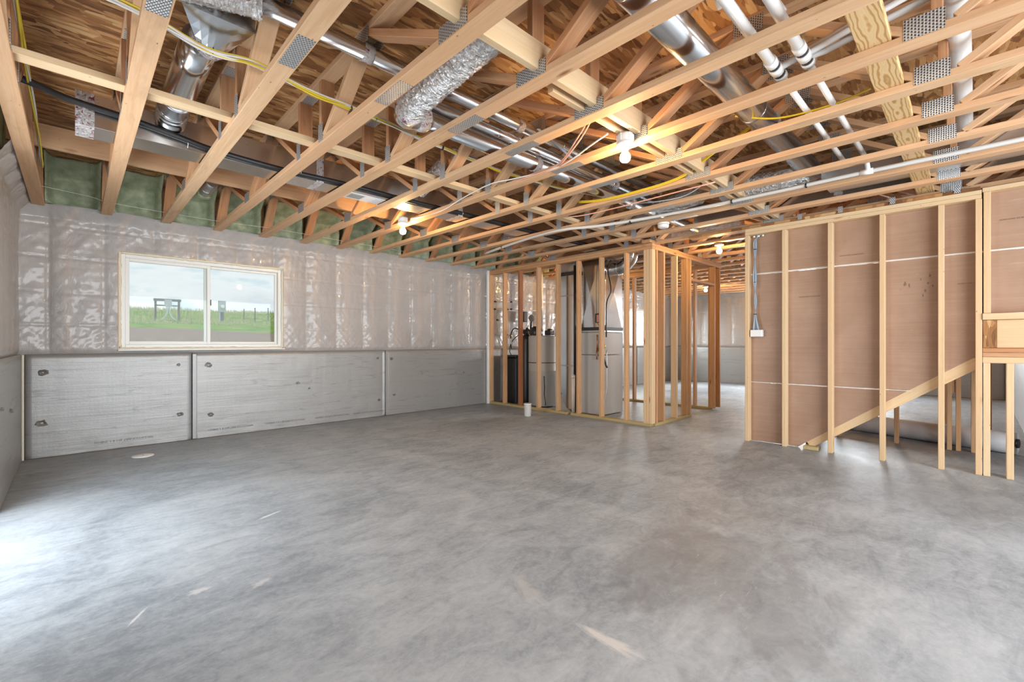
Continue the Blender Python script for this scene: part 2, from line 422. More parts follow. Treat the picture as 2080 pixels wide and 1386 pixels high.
CACHE = {}
def chamfer_box(L, Wd, T, material, c=0.002):
    key = (round(L, 4), round(Wd, 4), round(T, 4), material, c)
    if key in CACHE: return CACHE[key]
    c = min(c, L / 4, Wd / 4, T / 4)
    x, y, z = L / 2, Wd / 2, T / 2
    bm = bmesh.new()
    vs = []
    for sx in (-1, 1):
        for sy in (-1, 1):
            for sz in (-1, 1):
                vs.append(bm.verts.new((sx * x, sy * (y - c), sz * (z - c))))
                vs.append(bm.verts.new((sx * (x - c), sy * y, sz * (z - c))))
                vs.append(bm.verts.new((sx * (x - c), sy * (y - c), sz * z)))
    r = bmesh.ops.convex_hull(bm, input=vs)
    bmesh.ops.dissolve_limit(bm, angle_limit=0.01, verts=bm.verts, edges=bm.edges)
    bmesh.ops.recalc_face_normals(bm, faces=bm.faces)
    me = D.meshes.new('board'); bm.to_mesh(me); bm.free()
    me.materials.append(MATS[material])
    CACHE[key] = me
    return me

def board(name, p0, p1, width, thick, material, parent=None, wdir=(1, 0, 0), c=0.002):
    """a stick from p0 to p1; width runs along wdir, thickness across both"""
    p0, p1 = Vector(p0), Vector(p1)
    ax = (p1 - p0); L = ax.length; ax = ax / L
    w = Vector(wdir); w = (w - ax * w.dot(ax)).normalized()
    t = ax.cross(w)
    M = Matrix.Translation((p0 + p1) / 2) @ Matrix((ax, w, t)).transposed().to_4x4()
    return link(name, chamfer_box(L, width, thick, material, c), parent, M)

def box(name, x0, x1, y0, y1, z0, z1, material, parent=None, c=0.002):
    """axis-aligned block whose grain follows its longest side"""
    dx, dy, dz = x1 - x0, y1 - y0, z1 - z0
    cx, cy, cz = (x0 + x1) / 2, (y0 + y1) / 2, (z0 + z1) / 2
    if dx >= dy and dx >= dz:
        return board(name, (x0, cy, cz), (x1, cy, cz), dy, dz, material, parent, (0, 1, 0), c)
    if dy >= dz:
        return board(name, (cx, y0, cz), (cx, y1, cz), dx, dz, material, parent, (1, 0, 0), c)
    return board(name, (cx, cy, z0), (cx, cy, z1), dy, dx, material, parent, (0, 1, 0), c)

def smooth_path(pts, sub=6):
    pts = [Vector(p) for p in pts]
    if len(pts) < 3 or sub < 2: return pts
    out = []
    for i in range(len(pts) - 1):
        a, b = pts[i], pts[i + 1]
        pa = pts[i - 1] if i else a * 2 - b
        pb = pts[i + 2] if i + 2 < len(pts) else b * 2 - a
        for k in range(sub):
            t = k / sub
            out.append(0.5 * ((2 * a) + (b - pa) * t + (2 * pa - 5 * a + 4 * b - pb) * t * t + (3 * a - pa - 3 * b + pb) * t ** 3))
    out.append(pts[-1])
    return out

def tube_mesh(pts, r, material, seg=10, smooth=True, radius=None, caps=True, jitter=0.0):
    pts = [Vector(p) for p in pts]
    verts, faces = [], []
    d0 = (pts[1] - pts[0]).normalized()
    up = Vector((0, 0, 1)) if abs(d0.z) < 0.9 else Vector((1, 0, 0))
    u = d0.cross(up).normalized()
    for i, p in enumerate(pts):
        d = (pts[min(i + 1, len(pts) - 1)] - pts[max(i - 1, 0)]).normalized()
        u = (u - d * u.dot(d)).normalized(); v = d.cross(u)
        rr = radius(i / (len(pts) - 1)) if radius else r
        for k in range(seg):
            a = 2 * PI * k / seg
            q = rr + (R.uniform(-jitter, jitter) if jitter else 0)
            verts.append(p + (u * math.cos(a) + v * math.sin(a)) * q)
    for i in range(len(pts) - 1):
        for k in range(seg):
            a, b = i * seg + k, i * seg + (k + 1) % seg
            faces.append((a, b, b + seg, a + seg))
    if caps:
        faces.append(tuple(range(seg))[::-1]); faces.append(tuple(range((len(pts) - 1) * seg, len(pts) * seg)))
    me = mesh('tube', [tuple(v) for v in verts], faces, material)
    if smooth:
        me.polygons.foreach_set('use_smooth', [len(p.vertices) == 4 for p in me.polygons])
    return me

def recentre(name, me, parent=None, base='mid'):
    cs = [v.co for v in me.vertices]
    lo = Vector([min(c[i] for c in cs) for i in range(3)]); hi = Vector([max(c[i] for c in cs) for i in range(3)])
    c = (lo + hi) / 2
    if base == 'low': c.z = lo.z
    me.transform(Matrix.Translation(-c))
    return link(name, me, parent, Matrix.Translation(c))

def tube(name, pts, r, material, parent=None, seg=10, sub=0, **kw):
    if sub: pts = smooth_path(pts, sub)
    return recentre(name, tube_mesh(pts, r, material, seg, **kw), parent)

def lathe(name, prof, centre, material, parent=None, seg=24, axis='Z', smooth=True):
    verts, faces = [], []
    for r, h in prof:
        for k in range(seg):
            a = 2 * PI * k / seg
            v = (r * math.cos(a), r * math.sin(a), h)
            if axis == 'X': v = (v[2], v[0], v[1])
            if axis == 'Y': v = (v[1], v[2], v[0])
            verts.append(v)
    for i in range(len(prof) - 1):
        for k in range(seg):
            a, b = i * seg + k, i * seg + (k + 1) % seg
            faces.append((a, b, b + seg, a + seg))
    faces.append(tuple(range(seg))[::-1]); faces.append(tuple(range((len(prof) - 1) * seg, len(prof) * seg)))
    me = mesh('lathe', verts, faces, material)
    if smooth: me.polygons.foreach_set('use_smooth', [len(p.vertices) == 4 for p in me.polygons])
    return link(name, me, parent, Matrix.Translation(centre))

def text(name, s, size, material, M, parent=None, squash=1.0):
    cu = D.curves.new('t', 'FONT'); cu.body = s; cu.size = size; cu.resolution_u = 1; cu.extrude = 0.0004
    tmp = D.objects.new('t', cu); COL.objects.link(tmp)
    me = D.meshes.new_from_object(tmp)
    D.objects.remove(tmp); D.curves.remove(cu)
    me.materials.clear(); me.materials.append(MATS[material])
    if squash != 1.0: me.transform(Matrix.Diagonal((1, squash, 1, 1)))
    return link(name, me, parent, M)

def copy_tree(root, loc):
    r = root.copy(); COL.objects.link(r); r.location = loc
    for ch in root.children:
        c = ch.copy(); COL.objects.link(c); c.parent = r; c.matrix_parent_inverse = ch.matrix_parent_inverse.copy()
        for g in ch.children:
            d = g.copy(); COL.objects.link(d); d.parent = c; d.matrix_parent_inverse = g.matrix_parent_inverse.copy()
    return r

ORD = ['first', 'second', 'third', 'fourth', 'fifth', 'sixth', 'seventh', 'eighth', 'ninth', 'tenth', 'eleventh', 'twelfth',
       'thirteenth', 'fourteenth', 'fifteenth', 'sixteenth', 'seventeenth', 'eighteenth', 'nineteenth', 'twentieth',
       'twenty-first', 'twenty-second', 'twenty-third', 'twenty-fourth', 'twenty-fifth', 'twenty-sixth', 'twenty-seventh', 'twenty-eighth']

XL, XE, YW, YR, YB = -0.36, 12.9, 6.30, -0.40, -2.8     # left wall, far end wall, window wall, far right wall, rear wall
ZC = 2.44                                               # underside of the trusses
ZT = 2.897                                              # underside of the subfloor

# ------------------------------------------------------------------ floor, ceiling deck
fl = link('floor', mesh('floor', [(-8.2, -3.7, 0), (8.2, -3.7, 0), (8.2, 5.3, 0), (-8.2, 5.3, 0), (-8.2, -3.7, -0.1), (8.2, -3.7, -0.1), (8.2, 5.3, -0.1), (-8.2, 5.3, -0.1)],
     [(0, 1, 2, 3), (7, 6, 5, 4), (0, 4, 5, 1), (1, 5, 6, 2), (2, 6, 7, 3), (3, 7, 4, 0)], 'concrete'), None, Matrix.Translation((6.0, 1.4, 0)))
fl['kind'] = 'structure'

ceil = struct('ceiling', (6, 2, ZT))
for j in range(8):
    y0 = YB - 0.1 + j * 1.2192
    y1 = min(y0 + 1.216, 6.5)
    off = -1.22 if j % 2 else 0.0
    x = -0.6 + off
    while x < XE + 0.1:
        x0, x1 = max(x, -0.6), min(x + 2.436, XE + 0.1)
        if x1 - x0 > 0.05:
            box('osb_panel', x0, x1, y0, y1, ZT, ZT + 0.018, 'osb', ceil, 0.001)
        x += 2.4384
box('roof_deck', -0.8, XE + 0.3, YB - 0.3, 6.7, ZT + 0.022, ZT + 0.05, 'concrete_wall', ceil)
# mill stamps on the underside of the deck
def stamp(s, x, y, size, rot, squash=1.0, m='ink'):
    M = Matrix.Translation((x, y, ZT - 0.0022)) @ Matrix.Rotation(PI, 4, 'X') @ Matrix.Rotation(rot, 4, 'Z')
    text('mill_stamp', s, size, m, M, ceil, squash)
stamp('MSU', 0.20, 2.30, 0.17, 0.25)
stamp('VIT', 1.35, 1.95, 0.16, 1.2)
stamp('24oc', 1.62, 1.72, 0.10, 1.2)
stamp('STRAND', 1.62, 1.45, 0.11, 0.3)
stamp('T&G 23/32', 2.35, 1.95, 0.07, 0.2)
stamp('EXPOSURE 1', 2.02, 0.95, 0.055, 0.3)
stamp('SIZED FOR', 2.02, 1.03, 0.05, 0.3)

# ------------------------------------------------------------------ floor trusses
def make_truss(x, mtl_seed=0):
    t = thing('floor_truss', '', 'truss', (x, 2.0, ZC))
    zb, zt = ZC + 0.038, ZC + 0.419
    box('bottom_chord', x - .0445, x + .0445, YB + .04, 6.40, ZC, ZC + .038, 'fir', t)
    box('top_chord', x - .0445, x + .0445, YB + .04, 6.40, zt, zt + .038, 'fir', t)
    tops = [5.76, 4.10, 2.42, 0.87, -0.53, -1.93]
    segs = [(6.12, 5.80), (4.86, 5.72), (4.76, 4.14), (3.47, 4.06), (2.98, 2.46), (1.63, 2.38), (1.50, 0.91), (0.20, 0.83),
            (0.06, -0.49), (-1.18, -0.57), (-1.28, -1.89), (-2.6, -1.97)]
    for yb, yt in segs:
        board('web', (x, yb, zb), (x, yt, zt), .089, .038, 'fir_red' if (yb * 13) % 2 > 1 else 'fir', t)
    for y in (6.37, 3.42, 3.03, 1.577, 0.12):
        box('web', x - .0445, x + .0445, y - .019, y + .019, zb, zt, 'fir_red', t)
    for y, w, h in ((4.80, .15, .085), (3.43, .07, .12), (3.02, .07, .12), (1.57, .20, .072), (0.16, .135, .092), (-1.23, .15, .09)):
        for s in (-1, 1):
            pl = board('truss_plate', (x + s * .0462, y - w / 2, ZC + .008 + h / 2), (x + s * .0462, y + w / 2, ZC + .008 + h / 2), h, .0015, 'nail_plate', t, (0, 0, 1), .0003)
    for y in tops:
        for s in (-1, 1):
            board('truss_plate', (x + s * .0462, y - .075, zt - .02), (x + s * .0462, y + .075, zt - .012), .08, .0015, 'nail_plate', t, (0, 0, 1), .0003)
    board('splice_plate', (x, 2.02, ZC - .0012), (x, 2.29, ZC - .0012), .074, .0015, 'nail_plate', t, (1, 0, 0), .0003)
    board('splice_plate', (x, 3.44, zt - .0012), (x, 3.28, zt - .0012), .074, .0015, 'nail_plate', t, (1, 0, 0), .0003)
    return t

TX = [0.235 + 0.488 * k for k in range(-1, 26)]
proto = make_truss(TX[0])
special = {0: 'open-web wooden floor truss running beside the left wall with cables stapled up its side',
           1: 'floor truss above the left part of the window, left of the round metal duct',
           6: 'floor truss carrying the white lamp holder nearest the camera'}
for k, x in enumerate(TX):
    t = proto if k == 0 else copy_tree(proto, (x, 2.0, ZC))
    t['label'] = special.get(k, '%s open-web wooden floor truss counting from the left wall' % ORD[k])
    t['group'] = 'floor trusses across the ceiling'

# members running crosswise through the trusses
def runner(label, x0, x1, y0, y1, z0, z1, m='fir', nm='strongback'):
    o = box(nm, x0, x1, y0, y1, z0, z1, m)
    return tag(o, label, 'board')
runner('flat pale strongback board crossing above the bottom chords near the galvanised duct trunk', -0.30, 12.7, 3.14, 3.229, 2.4785, 2.5135, 'spruce')
runner('deep strongback board on edge crossing the trusses above the near lamp', -0.30, 12.7, 1.517, 1.556, 2.482, 2.622, 'spruce')
runner('short lapped strongback board with its sawn end showing beside the deep one', 1.86, 7.2, 1.60, 1.638, 2.482, 2.585, 'spruce')
runner('wide brown board on edge between the duct trunk and the green foam', -0.36, 12.7, 4.885, 4.923, 2.595, 2.765, 'fir')
o = box('strongback', 2.1, 6.5, 0.268, 0.385, 2.4785, 2.5165, 'yellow_pine')
tag(o, 'yellow pine board with bold grain lying across the chords left of the big white pipe', 'board')

# ------------------------------------------------------------------ wall builders
def fbm(x, y, z=0.0): return noise.noise(Vector((x, y, z)))

def poly_height(u, z):
    """relief of the sheet over the batts, u along the wall"""
    ph = (u / 0.4064 + 0.46) % 1.0
    s = abs(math.sin(PI * ph))
    h = 0.030 * (s ** 0.36)
    h += 0.004 * fbm(u * 2.1, z * 1.3, 3.1)
    # diagonal tension folds fanning from the stud tops and bottoms
    d1 = fbm(u * 12.0 + z * 10, (z - u) * 1.3, 8.0); d2 = fbm(u * 12.5 - z * 11, (z + u) * 1.2, 2.0)
    e = min(1.0, (abs(z - 1.72) / 0.72) ** 1.2)
    h += 0.0052 * (0.15 + e ** 1.4) * ((1 - min(1, abs(d1) * 1.6)) ** 4 + (1 - min(1, abs(d2) * 1.6)) ** 4)
    h += 0.006 * fbm(u * 2.4, z * 20, 5.5) * (0.25 + 0.75 * (1 - s))
    h += 0.004 * fbm(u * 2.0 + z * 2.6, z * 7 - u * 5, 1.1)
    h += 0.0035 * fbm(u * 22, z * 6, 1.5)
    for zz in (1.30, 1.62, 1.96, 2.27):
        q = abs(z + 0.012 * fbm(u * 1.6, zz, 0) - zz)
        if q < 0.012: h -= 0.005 * (1 - q / 0.012)
    if z > 2.34: h += (0.075 * ((z - 2.34) / 0.12) ** 1.3) + 0.012 * fbm(u * 3, z * 9, 0)
    if z < 1.05: h *= max(0.2, (z - 0.98) / 0.07)
    return h

def poly_sheet(name, parent, u0, u1, z0, z1, place, holes=(), du=0.018, dz=0.018):
    nu, nz = int((u1 - u0) / du), int((z1 - z0) / dz)
    verts, faces = [], []
    for j in range(nz + 1):
        z = z0 + (z1 - z0) * j / nz
        for i in range(nu + 1):
            u = u0 + (u1 - u0) * i / nu
            top = z + (0.012 * fbm(u * 1.7, 0, 0) if j == nz else 0)
            verts.append(place(u, poly_height(u, z), top))
    for j in range(nz):
        z = z0 + (z1 - z0) * (j + .5) / nz
        for i in range(nu):
            u = u0 + (u1 - u0) * (i + .5) / nu
            if any(a < u < b and c < z < d for a, b, c, d in holes): continue
            q = j * (nu + 1) + i
            faces.append((q, q + 1, q + nu + 2, q + nu + 1))
    me = mesh('poly', verts, faces, 'poly_sheet', True)
    return recentre(name, me, parent)

# window wall
WH = (0.327, 1.967, 1.045, 2.092)
W2 = (10.40, 11.91, 1.045, 2.02)
ww = struct('wall_window', (6, YW, 0))
poly_sheet('poly_sheet', ww, XL - .05, XE + .04, 0.985, 2.468, lambda u, h, z: (u, YW + 0.045 - h, z), (WH, W2), 0.016, 0.014)
poly_back = []
def wall_block(parent, x0, x1, z0, z1, y0, y1, m='concrete_wall', nm='wall_core'):
    box(nm, x0, x1, y0, y1, z0, z1, m, parent, 0.001)
wall_block(ww, XL - .2, XE + .2, -0.1, 1.0, YW + .06, YW + .30)
wall_block(ww, XL - .2, WH[0], 1.0, 2.44, YW + .062, YW + .22)
wall_block(ww, WH[1], W2[0], 1.0, 2.44, YW + .062, YW + .22)
wall_block(ww, W2[1], XE + .2, 1.0, 2.44, YW + .062, YW + .22)
wall_block(ww, WH[0], WH[1], WH[3], 2.44, YW + .062, YW + .22)
wall_block(ww, WH[0], WH[1], 1.0, WH[2], YW + .062, YW + .22)
wall_block(ww, W2[0], W2[1], W2[3], 2.44, YW + .062, YW + .22)
wall_block(ww, W2[0], W2[1], 1.0, W2[2], YW + .062, YW + .22)
wall_block(ww, XL - .2, XE + .2, 2.44, ZT + .05, YW + .13, YW + .22, 'osb', 'rim_board')

def foam_board(parent, a, b, place, nm='foam_board', z1=1.0):
    """one sheet with slightly uneven top and foil relief; place(u, depth, z)"""
    nu, nz = max(2, int((b - a) / 0.05)), 20
    verts, faces = [], []
    for j in range(nz + 1):
        for i in range(nu + 1):
            u = a + (b - a) * i / nu; z = z1 * j / nz + 0.006
            d = 0.0025 * fbm(u * 2.0, z * 9.0, 4.0) + 0.002 * fbm(u * 11, z * 7, 1.0)
            if j == nz: z += 0.006 * fbm(u * 4, 1, 1); d -= 0.004
            if i in (0, nu): d -= 0.004
            if j < 3: d += 0.005 * fbm(u * 6, z * 14, 9.0)
            verts.append(place(u, 0.05 + d, z))
    k = len(verts)
    for j in range(nz):
        for i in range(nu):
            q = j * (nu + 1) + i
            faces.append((q, q + 1, q + nu + 2, q + nu + 1))
    back = [place(a, 0, 0.006), place(b, 0, 0.006), place(a, 0, z1), place(b, 0, z1)]
    verts += back
    c0, c1, c2, c3 = 0, nu, nz * (nu + 1), nz * (nu + 1) + nu
    faces += [tuple([c2 + i for i in range(nu + 1)] + [k + 3, k + 2]), (k, k + 1, c1, c0), tuple([j * (nu + 1) for j in range(nz + 1)] + [k + 2, k]),
              tuple([j * (nu + 1) + nu for j in range(nz + 1)] + [k + 3, k + 1])]
    me = mesh('foamb', verts, faces, 'foam_facer')
    me.polygons.foreach_set('use_smooth', [len(p.vertices) == 4 and i < nu * nz for i, p in enumerate(me.polygons)])
    return recentre(nm, me, parent)

seams = [XL + .012, 0.97, 3.41, 5.85, 8.29, 10.73, XE]
for a, b in zip(seams[:-1], seams[1:]):
    foam_board(ww, a + .006, b - .006, lambda u, d, z: (u, YW + .05 - d, z))
for x in seams[1:-1]:
    box('seam_tape', x + .004, x + .040, YW - .0085, YW - .006, 0.01, 0.985, 'foam_facer', ww, .0005)
box('brown_gasket', XL, XE, YW - .004, YW + .05, 0.0, 0.006, 'brown_gasket', ww, .001)

def torn_patch(parent, u, z, s, place, m='torn_foil'):
    """ragged crater where a form tie pokes through the foil"""
    nv = 11; verts = [place(u + R.uniform(-.2, .2) * s, -0.012, z)]; faces = []
    for ring, (rr, dd) in enumerate(((0.45, 0.001), (1.0, 0.004), (1.25, -0.003))):
        for k in range(nv):
            a = 2 * PI * k / nv
            q = rr * s * R.uniform(.65, 1.25)
            verts.append(place(u + q * math.cos(a), dd + (0.012 * R.random() if ring == 1 else 0), z + q * math.sin(a) * .75))
    for k in range(nv): faces.append((0, 1 + k, 1 + (k + 1) % nv))
    for ring in range(2):
        for k in range(nv):
            a = 1 + ring * nv + k; b = 1 + ring * nv + (k + 1) % nv
            faces.append((a, b, b + nv, a + nv))
    return recentre('torn_patch', mesh('torn', verts, faces, m), parent)
for (x, z, s) in ((-.22, .829, .034), (-.23, .339, .036), (.845, .869, .018), (.854, .304, .026), (1.127, .853, .03), (1.152, .271, .026), (2.133, .582, .02),
                  (3.281, .882, .018), (3.305, .248, .02), (3.511, .869, .022), (3.554, .31, .02), (4.922, .591, .022), (2.28, .50, .012)):
    torn_patch(ww, x, z, s, lambda u, d, z: (u, YW - .004 - d, z), 'torn_foil' if R.random() < .6 else 'foam_facer')
# maker's print along the bottom of the foam boards, upside down
for x in (0.0, 0.62, 1.60, 2.22, 2.84, 3.38):
    M = Matrix.Translation((x, YW - .0125, 0.10)) @ Matrix.Rotation(PI / 2, 4, 'X') @ Matrix.Rotation(PI, 4, 'Z')
    if x != 0.0:
        text('board_print', '000-LOT-LV AA7 d11 8 1 SNRO0', 0.034, 'ink_grey', M, ww)

# window frame
def window(name, x0, x1, z0, z1, y, blinds=False):
    w = struct(name, ((x0 + x1) / 2, y, z0))
    yb, yf = y + .125, y + .055       # back and front of the vinyl frame, set into the wall
    f = .042
    # rough-opening lumber and foam bead
    for nm, a in (('jamb_board', (x0, x0 + .008, y + .02, y + .20, z0, z1)), ('jamb_board', (x1 - .008, x1, y + .02, y + .20, z0, z1)),
                  ('jamb_board', (x0, x1, y + .02, y + .20, z1 - .008, z1)), ('sill_board', (x0, x1, y - .02, y + .20, z0 - .012, z0))):
        box(nm, *a, 'spruce' if nm == 'jamb_board' else 'white_plastic', w, .001)
    loop = [(x0, z0), (x1, z0), (x1, z1), (x0, z1)]
    for i in range(4):
        (ax, az), (bx, bz) = loop[i], loop[(i + 1) % 4]
        L = math.hypot(bx - ax, bz - az); pts = []
        for k in range(int(L / .03) + 1):
            t = min(1, k * .03 / L)
            pts.append((ax + (bx - ax) * t + .003 * R.uniform(-1, 1) + (.012 if (i == 3) else -.012 if i == 1 else 0),
                        y + .045 + .003 * R.uniform(-1, 1), az + (bz - az) * t + .003 * R.uniform(-1, 1) + (-.012 if i == 2 else .006 if i == 0 else 0)))
        tube('foam_bead', pts, .016, 'can_foam', w, 7, jitter=.0035)
    ix0, ix1, iz0, iz1 = x0 + .02, x1 - .02, z0 + .012, z1 - .02
    for a in ((ix0, ix0 + f, yf, yb, iz0, iz1), (ix1 - f, ix1, yf, yb, iz0, iz1), (ix0 + f, ix1 - f, yf, yb, iz1 - f, iz1), (ix0 + f, ix1 - f, yf, yb, iz0, iz0 + f)):
        box('frame', *a, 'vinyl', w, .003)
    xm = x0 + (x1 - x0) * .475
    # sliding sash in front (left), fixed sash behind (right)
    for (a, b, ya, ybk, s) in ((ix0 + f, xm + .055, yf + .012, yf + .038, .034), (xm - .005, ix1 - f, yf + .042, yf + .066, .03)):
        sa = box('sash_stile', a, a + s, ya, ybk, iz0 + f, iz1 - f, 'vinyl', w, .002)
        box('sash_stile', b - s, b, ya, ybk, iz0 + f, iz1 - f, 'vinyl', w, .002)
        box('sash_rail', a + s, b - s, ya, ybk, iz0 + f, iz0 + f + s, 'vinyl', w, .002)
        box('sash_rail', a + s, b - s, ya, ybk, iz1 - f - s, iz1 - f, 'vinyl', w, .002)
        box('pane', a + s - .004, b - s + .004, (ya + ybk) / 2 - .002, (ya + ybk) / 2 + .002, iz0 + f + s - .004, iz1 - f - s + .004, 'glass', w, .0003)
    box('latch', xm + .052, xm + .064, yf + .01, yf + .03, 1.56, 1.63, 'black_plastic', w, .002)
    if blinds:
        k = z0 + .06
        while k < z1 - .05:
            board('blind_slat', (x0 + .06, y + .045, k), (x1 - .06, y + .045, k), .028, .0015, 'blind_white', w, (0, .5, 1), .0003)
            k += .032
    return w
window('window_1', *WH, YW)
window('window_2', *W2, YW, True)

# left wall
wl = struct('wall_left', (XL, 2, 0))
poly_sheet('poly_sheet', wl, 4.43, YW + .05, 0.985, 2.475, lambda u, h, z: (XL - .045 + h, u, z), (), .02, .016)
for a, b in ((4.43, YW),):
    foam_board(wl, 4.44, YW - .004, lambda u, d, z: (XL - .05 + d, u, z))
torn_patch(wl, 4.60, .665, .014, lambda u, d, z: (XL + .004 + d, u, z))
torn_patch(wl, 5.19, .592, .018, lambda u, d, z: (XL + .004 + d, u, z))
box('corner_bead', XL - .002, XL + .014, YW - .016, YW + .0, 0.0, 1.0, 'can_foam', wl, .003)
box('wall_core', XL - .22, XL - .06, 4.42, YW + .2, -.1, 2.44, 'concrete_wall', wl, .001)
box('wall_core', XL - .22, XL - .06, YB - .2, 2.6, -.1, 2.44, 'concrete_wall', wl, .001)
box('wall_core', XL - .22, XL - .06, 2.6, 4.42, 2.1, 2.44, 'concrete_wall', wl, .001)
box('rim_board', XL - .22, XL - .13, YB - .2, YW + .2, 2.44, ZT + .05, 'osb', wl, .001)
# rear wall (behind the camera), with a wide opening added for the fill light
wr = struct('wall_rear', (2.5, YB, 0))
box('wall_core', XL - .2, -.15, YB - .2, YB, -.1, ZT, 'concrete_wall', wr, .001)
box('wall_core', 4.6, 7.2, YB - .2, YB, -.1, ZT, 'concrete_wall', wr, .001)
box('wall_core', -.15, 4.6, YB - .2, YB, 2.38, ZT, 'concrete_wall', wr, .001)
box('wall_core', -.15, 4.6, YB - .2, YB, -.1, .3, 'concrete_wall', wr, .001)
# wall right of the stairs, mostly out of frame
ws = struct('wall_stair_side', (6.6, -1.5, 0))
box('wall_core', 6.66, 6.78, YB, YR - .05, -.1, ZT, 'concrete_wall', ws, .001)
# right wall of the far room
wf = struct('wall_right', (10, YR, 0))
poly_sheet('poly_sheet', wf, 8.2, XE, 0.985, 2.475, lambda u, h, z: (u, YR - .045 + h, z), (), .035, .03)
foam_board(wf, 8.2, 10.9, lambda u, d, z: (u, YR - .05 + d, z))
foam_board(wf, 10.91, XE, lambda u, d, z: (u, YR - .05 + d, z))
box('wall_core', 8.15, XE + .2, YR - .22, YR - .06, -.1, ZT, 'concrete_wall', wf, .001)
box('wall_core', 6.66, 8.15, YR - .22, YR - .06, -.1, ZT, 'concrete_wall', wf, .001)
for (x, z) in ((11.2, .75), (11.6, .3), (12.3, .8)):
    torn_patch(wf, x, z, .03, lambda u, d, z: (u, YR + .004 + d, z))
# end wall
we = struct('wall_end', (XE, 3, 0))
WE = (1.6, 3.8, 1.045, 2.09)  # unseen opening added to let in the far-room fill light
poly_sheet('poly_sheet', we, YR, YW, 0.985, 2.475, lambda u, h, z: (XE + .045 - h, u, z), (WE,), .025, .022)
for a, b in ((YR, 1.0), (1.0, 3.44), (3.44, 5.88), (5.88, YW)):
    foam_board(we, a + .006, b - .006, lambda u, d, z: (XE + .05 - d, u, z))
box('wall_core', XE + .06, XE + .22, YR - .2, WE[0], -.1, 2.44, 'concrete_wall', we, .001)
box('wall_core', XE + .06, XE + .22, WE[1], YW + .2, -.1, 2.44, 'concrete_wall', we, .001)
box('wall_core', XE + .06, XE + .22, WE[0], WE[1], -.1, WE[2], 'concrete_wall', we, .001)
box('wall_core', XE + .06, XE + .22, WE[0], WE[1], WE[3], 2.44, 'concrete_wall', we, .001)
box('rim_board', XE + .1, XE + .22, YR - .2, YW + .2, 2.44, ZT + .05, 'osb', we, .001)
for (y, z) in ((5.2, .8), (5.1, .3), (2.9, .8), (.6, .75), (.3, .3)):
    torn_patch(we, y, z, .03, lambda u, d, z: (XE - .004 - d, u, z))

# ------------------------------------------------------------------ green spray foam in the rim bays
def foam_bay(x0, x1, label, res=(16, 18)):
    nu, nz = res
    verts, faces = [], []
    for j in range(nz + 1):
        t = j / nz
        for i in range(nu + 1):
            s = i / nu; x = x0 + (x1 - x0) * s
            z = 2.474 + (ZT - 2.477) * t
            edge = max(0, 1 - min(s, 1 - s) / .16)
            y = 6.36 - 0.05 * math.sin(PI * s) ** .4
            y -= 0.20 * edge ** 1.4
            y -= 0.20 * max(0, (t - .66) / .34) ** .7
            y += 0.045 * fbm(x * 6, z * 6, 2) + 0.02 * fbm(x * 18, z * 18, 5) - 0.03 * abs(fbm(x * 3, z * 9, 7))
            verts.append((x, min(y, 6.42), z))
    for j in range(nz):
        for i in range(nu):
            q = j * (nu + 1) + i; faces.append((q, q + 1, q + nu + 2, q + nu + 1))
    k = len(verts)
    verts += [(x0, 6.428, 2.452), (x1, 6.428, 2.452), (x0, 6.428, ZT - .003), (x1, 6.428, ZT - .003)]
    faces += [(k, k + 2, k + 3, k + 1), tuple([k, k + 1] + [i for i in range(nu, -1, -1)]),
              tuple([k + 2] + [nz * (nu + 1) + i for i in range(nu + 1)] + [k + 3]),
              tuple([k] + [j * (nu + 1) for j in range(nz + 1)] + [k + 2]), tuple([k + 1, k + 3] + [j * (nu + 1) + nu for j in range(nz, -1, -1)])]
    me = mesh('foam', verts, faces, 'spray_foam')
    me.polygons.foreach_set('use_smooth', [i < nu * nz for i in range(len(me.polygons))])
    o = recentre('spray_foam', me)
    return tag(o, label, 'foam', 'green spray foam in the rim bays')
foam_bay(XL + .02, TX[0] - .047, 'green spray foam squeezed into the left corner of the window wall, narrowest lump')
for k in range(len(TX) - 1):
    foam_bay(TX[k] + .047, TX[k + 1] - .047, 'green spray foam in the rim bay between the %s and %s trusses' % (ORD[k], ORD[k + 1]), (20, 22) if k < 8 else (8, 8))
def foam_left():
    verts, faces = [], []; nu, nz = 40, 14
    for j in range(nz + 1):
        for i in range(nu + 1):
            y = 4.0 + 2.05 * i / nu; z = 2.452 + .42 * j / nz
            verts.append((XL - .02 + .03 * fbm(y * 5, z * 6, 1) + .05 * max(0, j / nz - .7), y, z))
    for j in range(nz):
        for i in range(nu):
            q = j * (nu + 1) + i; faces.append((q, q + nu + 1, q + nu + 2, q + 1))
    k = len(verts)
    verts += [(XL - .12, 4.0, 2.452), (XL - .12, 6.05, 2.452), (XL - .12, 4.0, 2.872), (XL - .12, 6.05, 2.872)]
    faces += [(k, k + 1, k + 3, k + 2), tuple([k + 1, k] + list(range(nu + 1))), tuple([k + 2, k + 3] + [nz * (nu + 1) + i for i in range(nu, -1, -1)])]
    me = mesh('foam', verts, faces, 'spray_foam', False)
    me.polygons.foreach_set('use_smooth', [i < nu * nz for i in range(len(me.polygons))])
    tag(recentre('spray_foam', me), 'long green spray foam band along the rim of the left wall', 'foam')
foam_left()

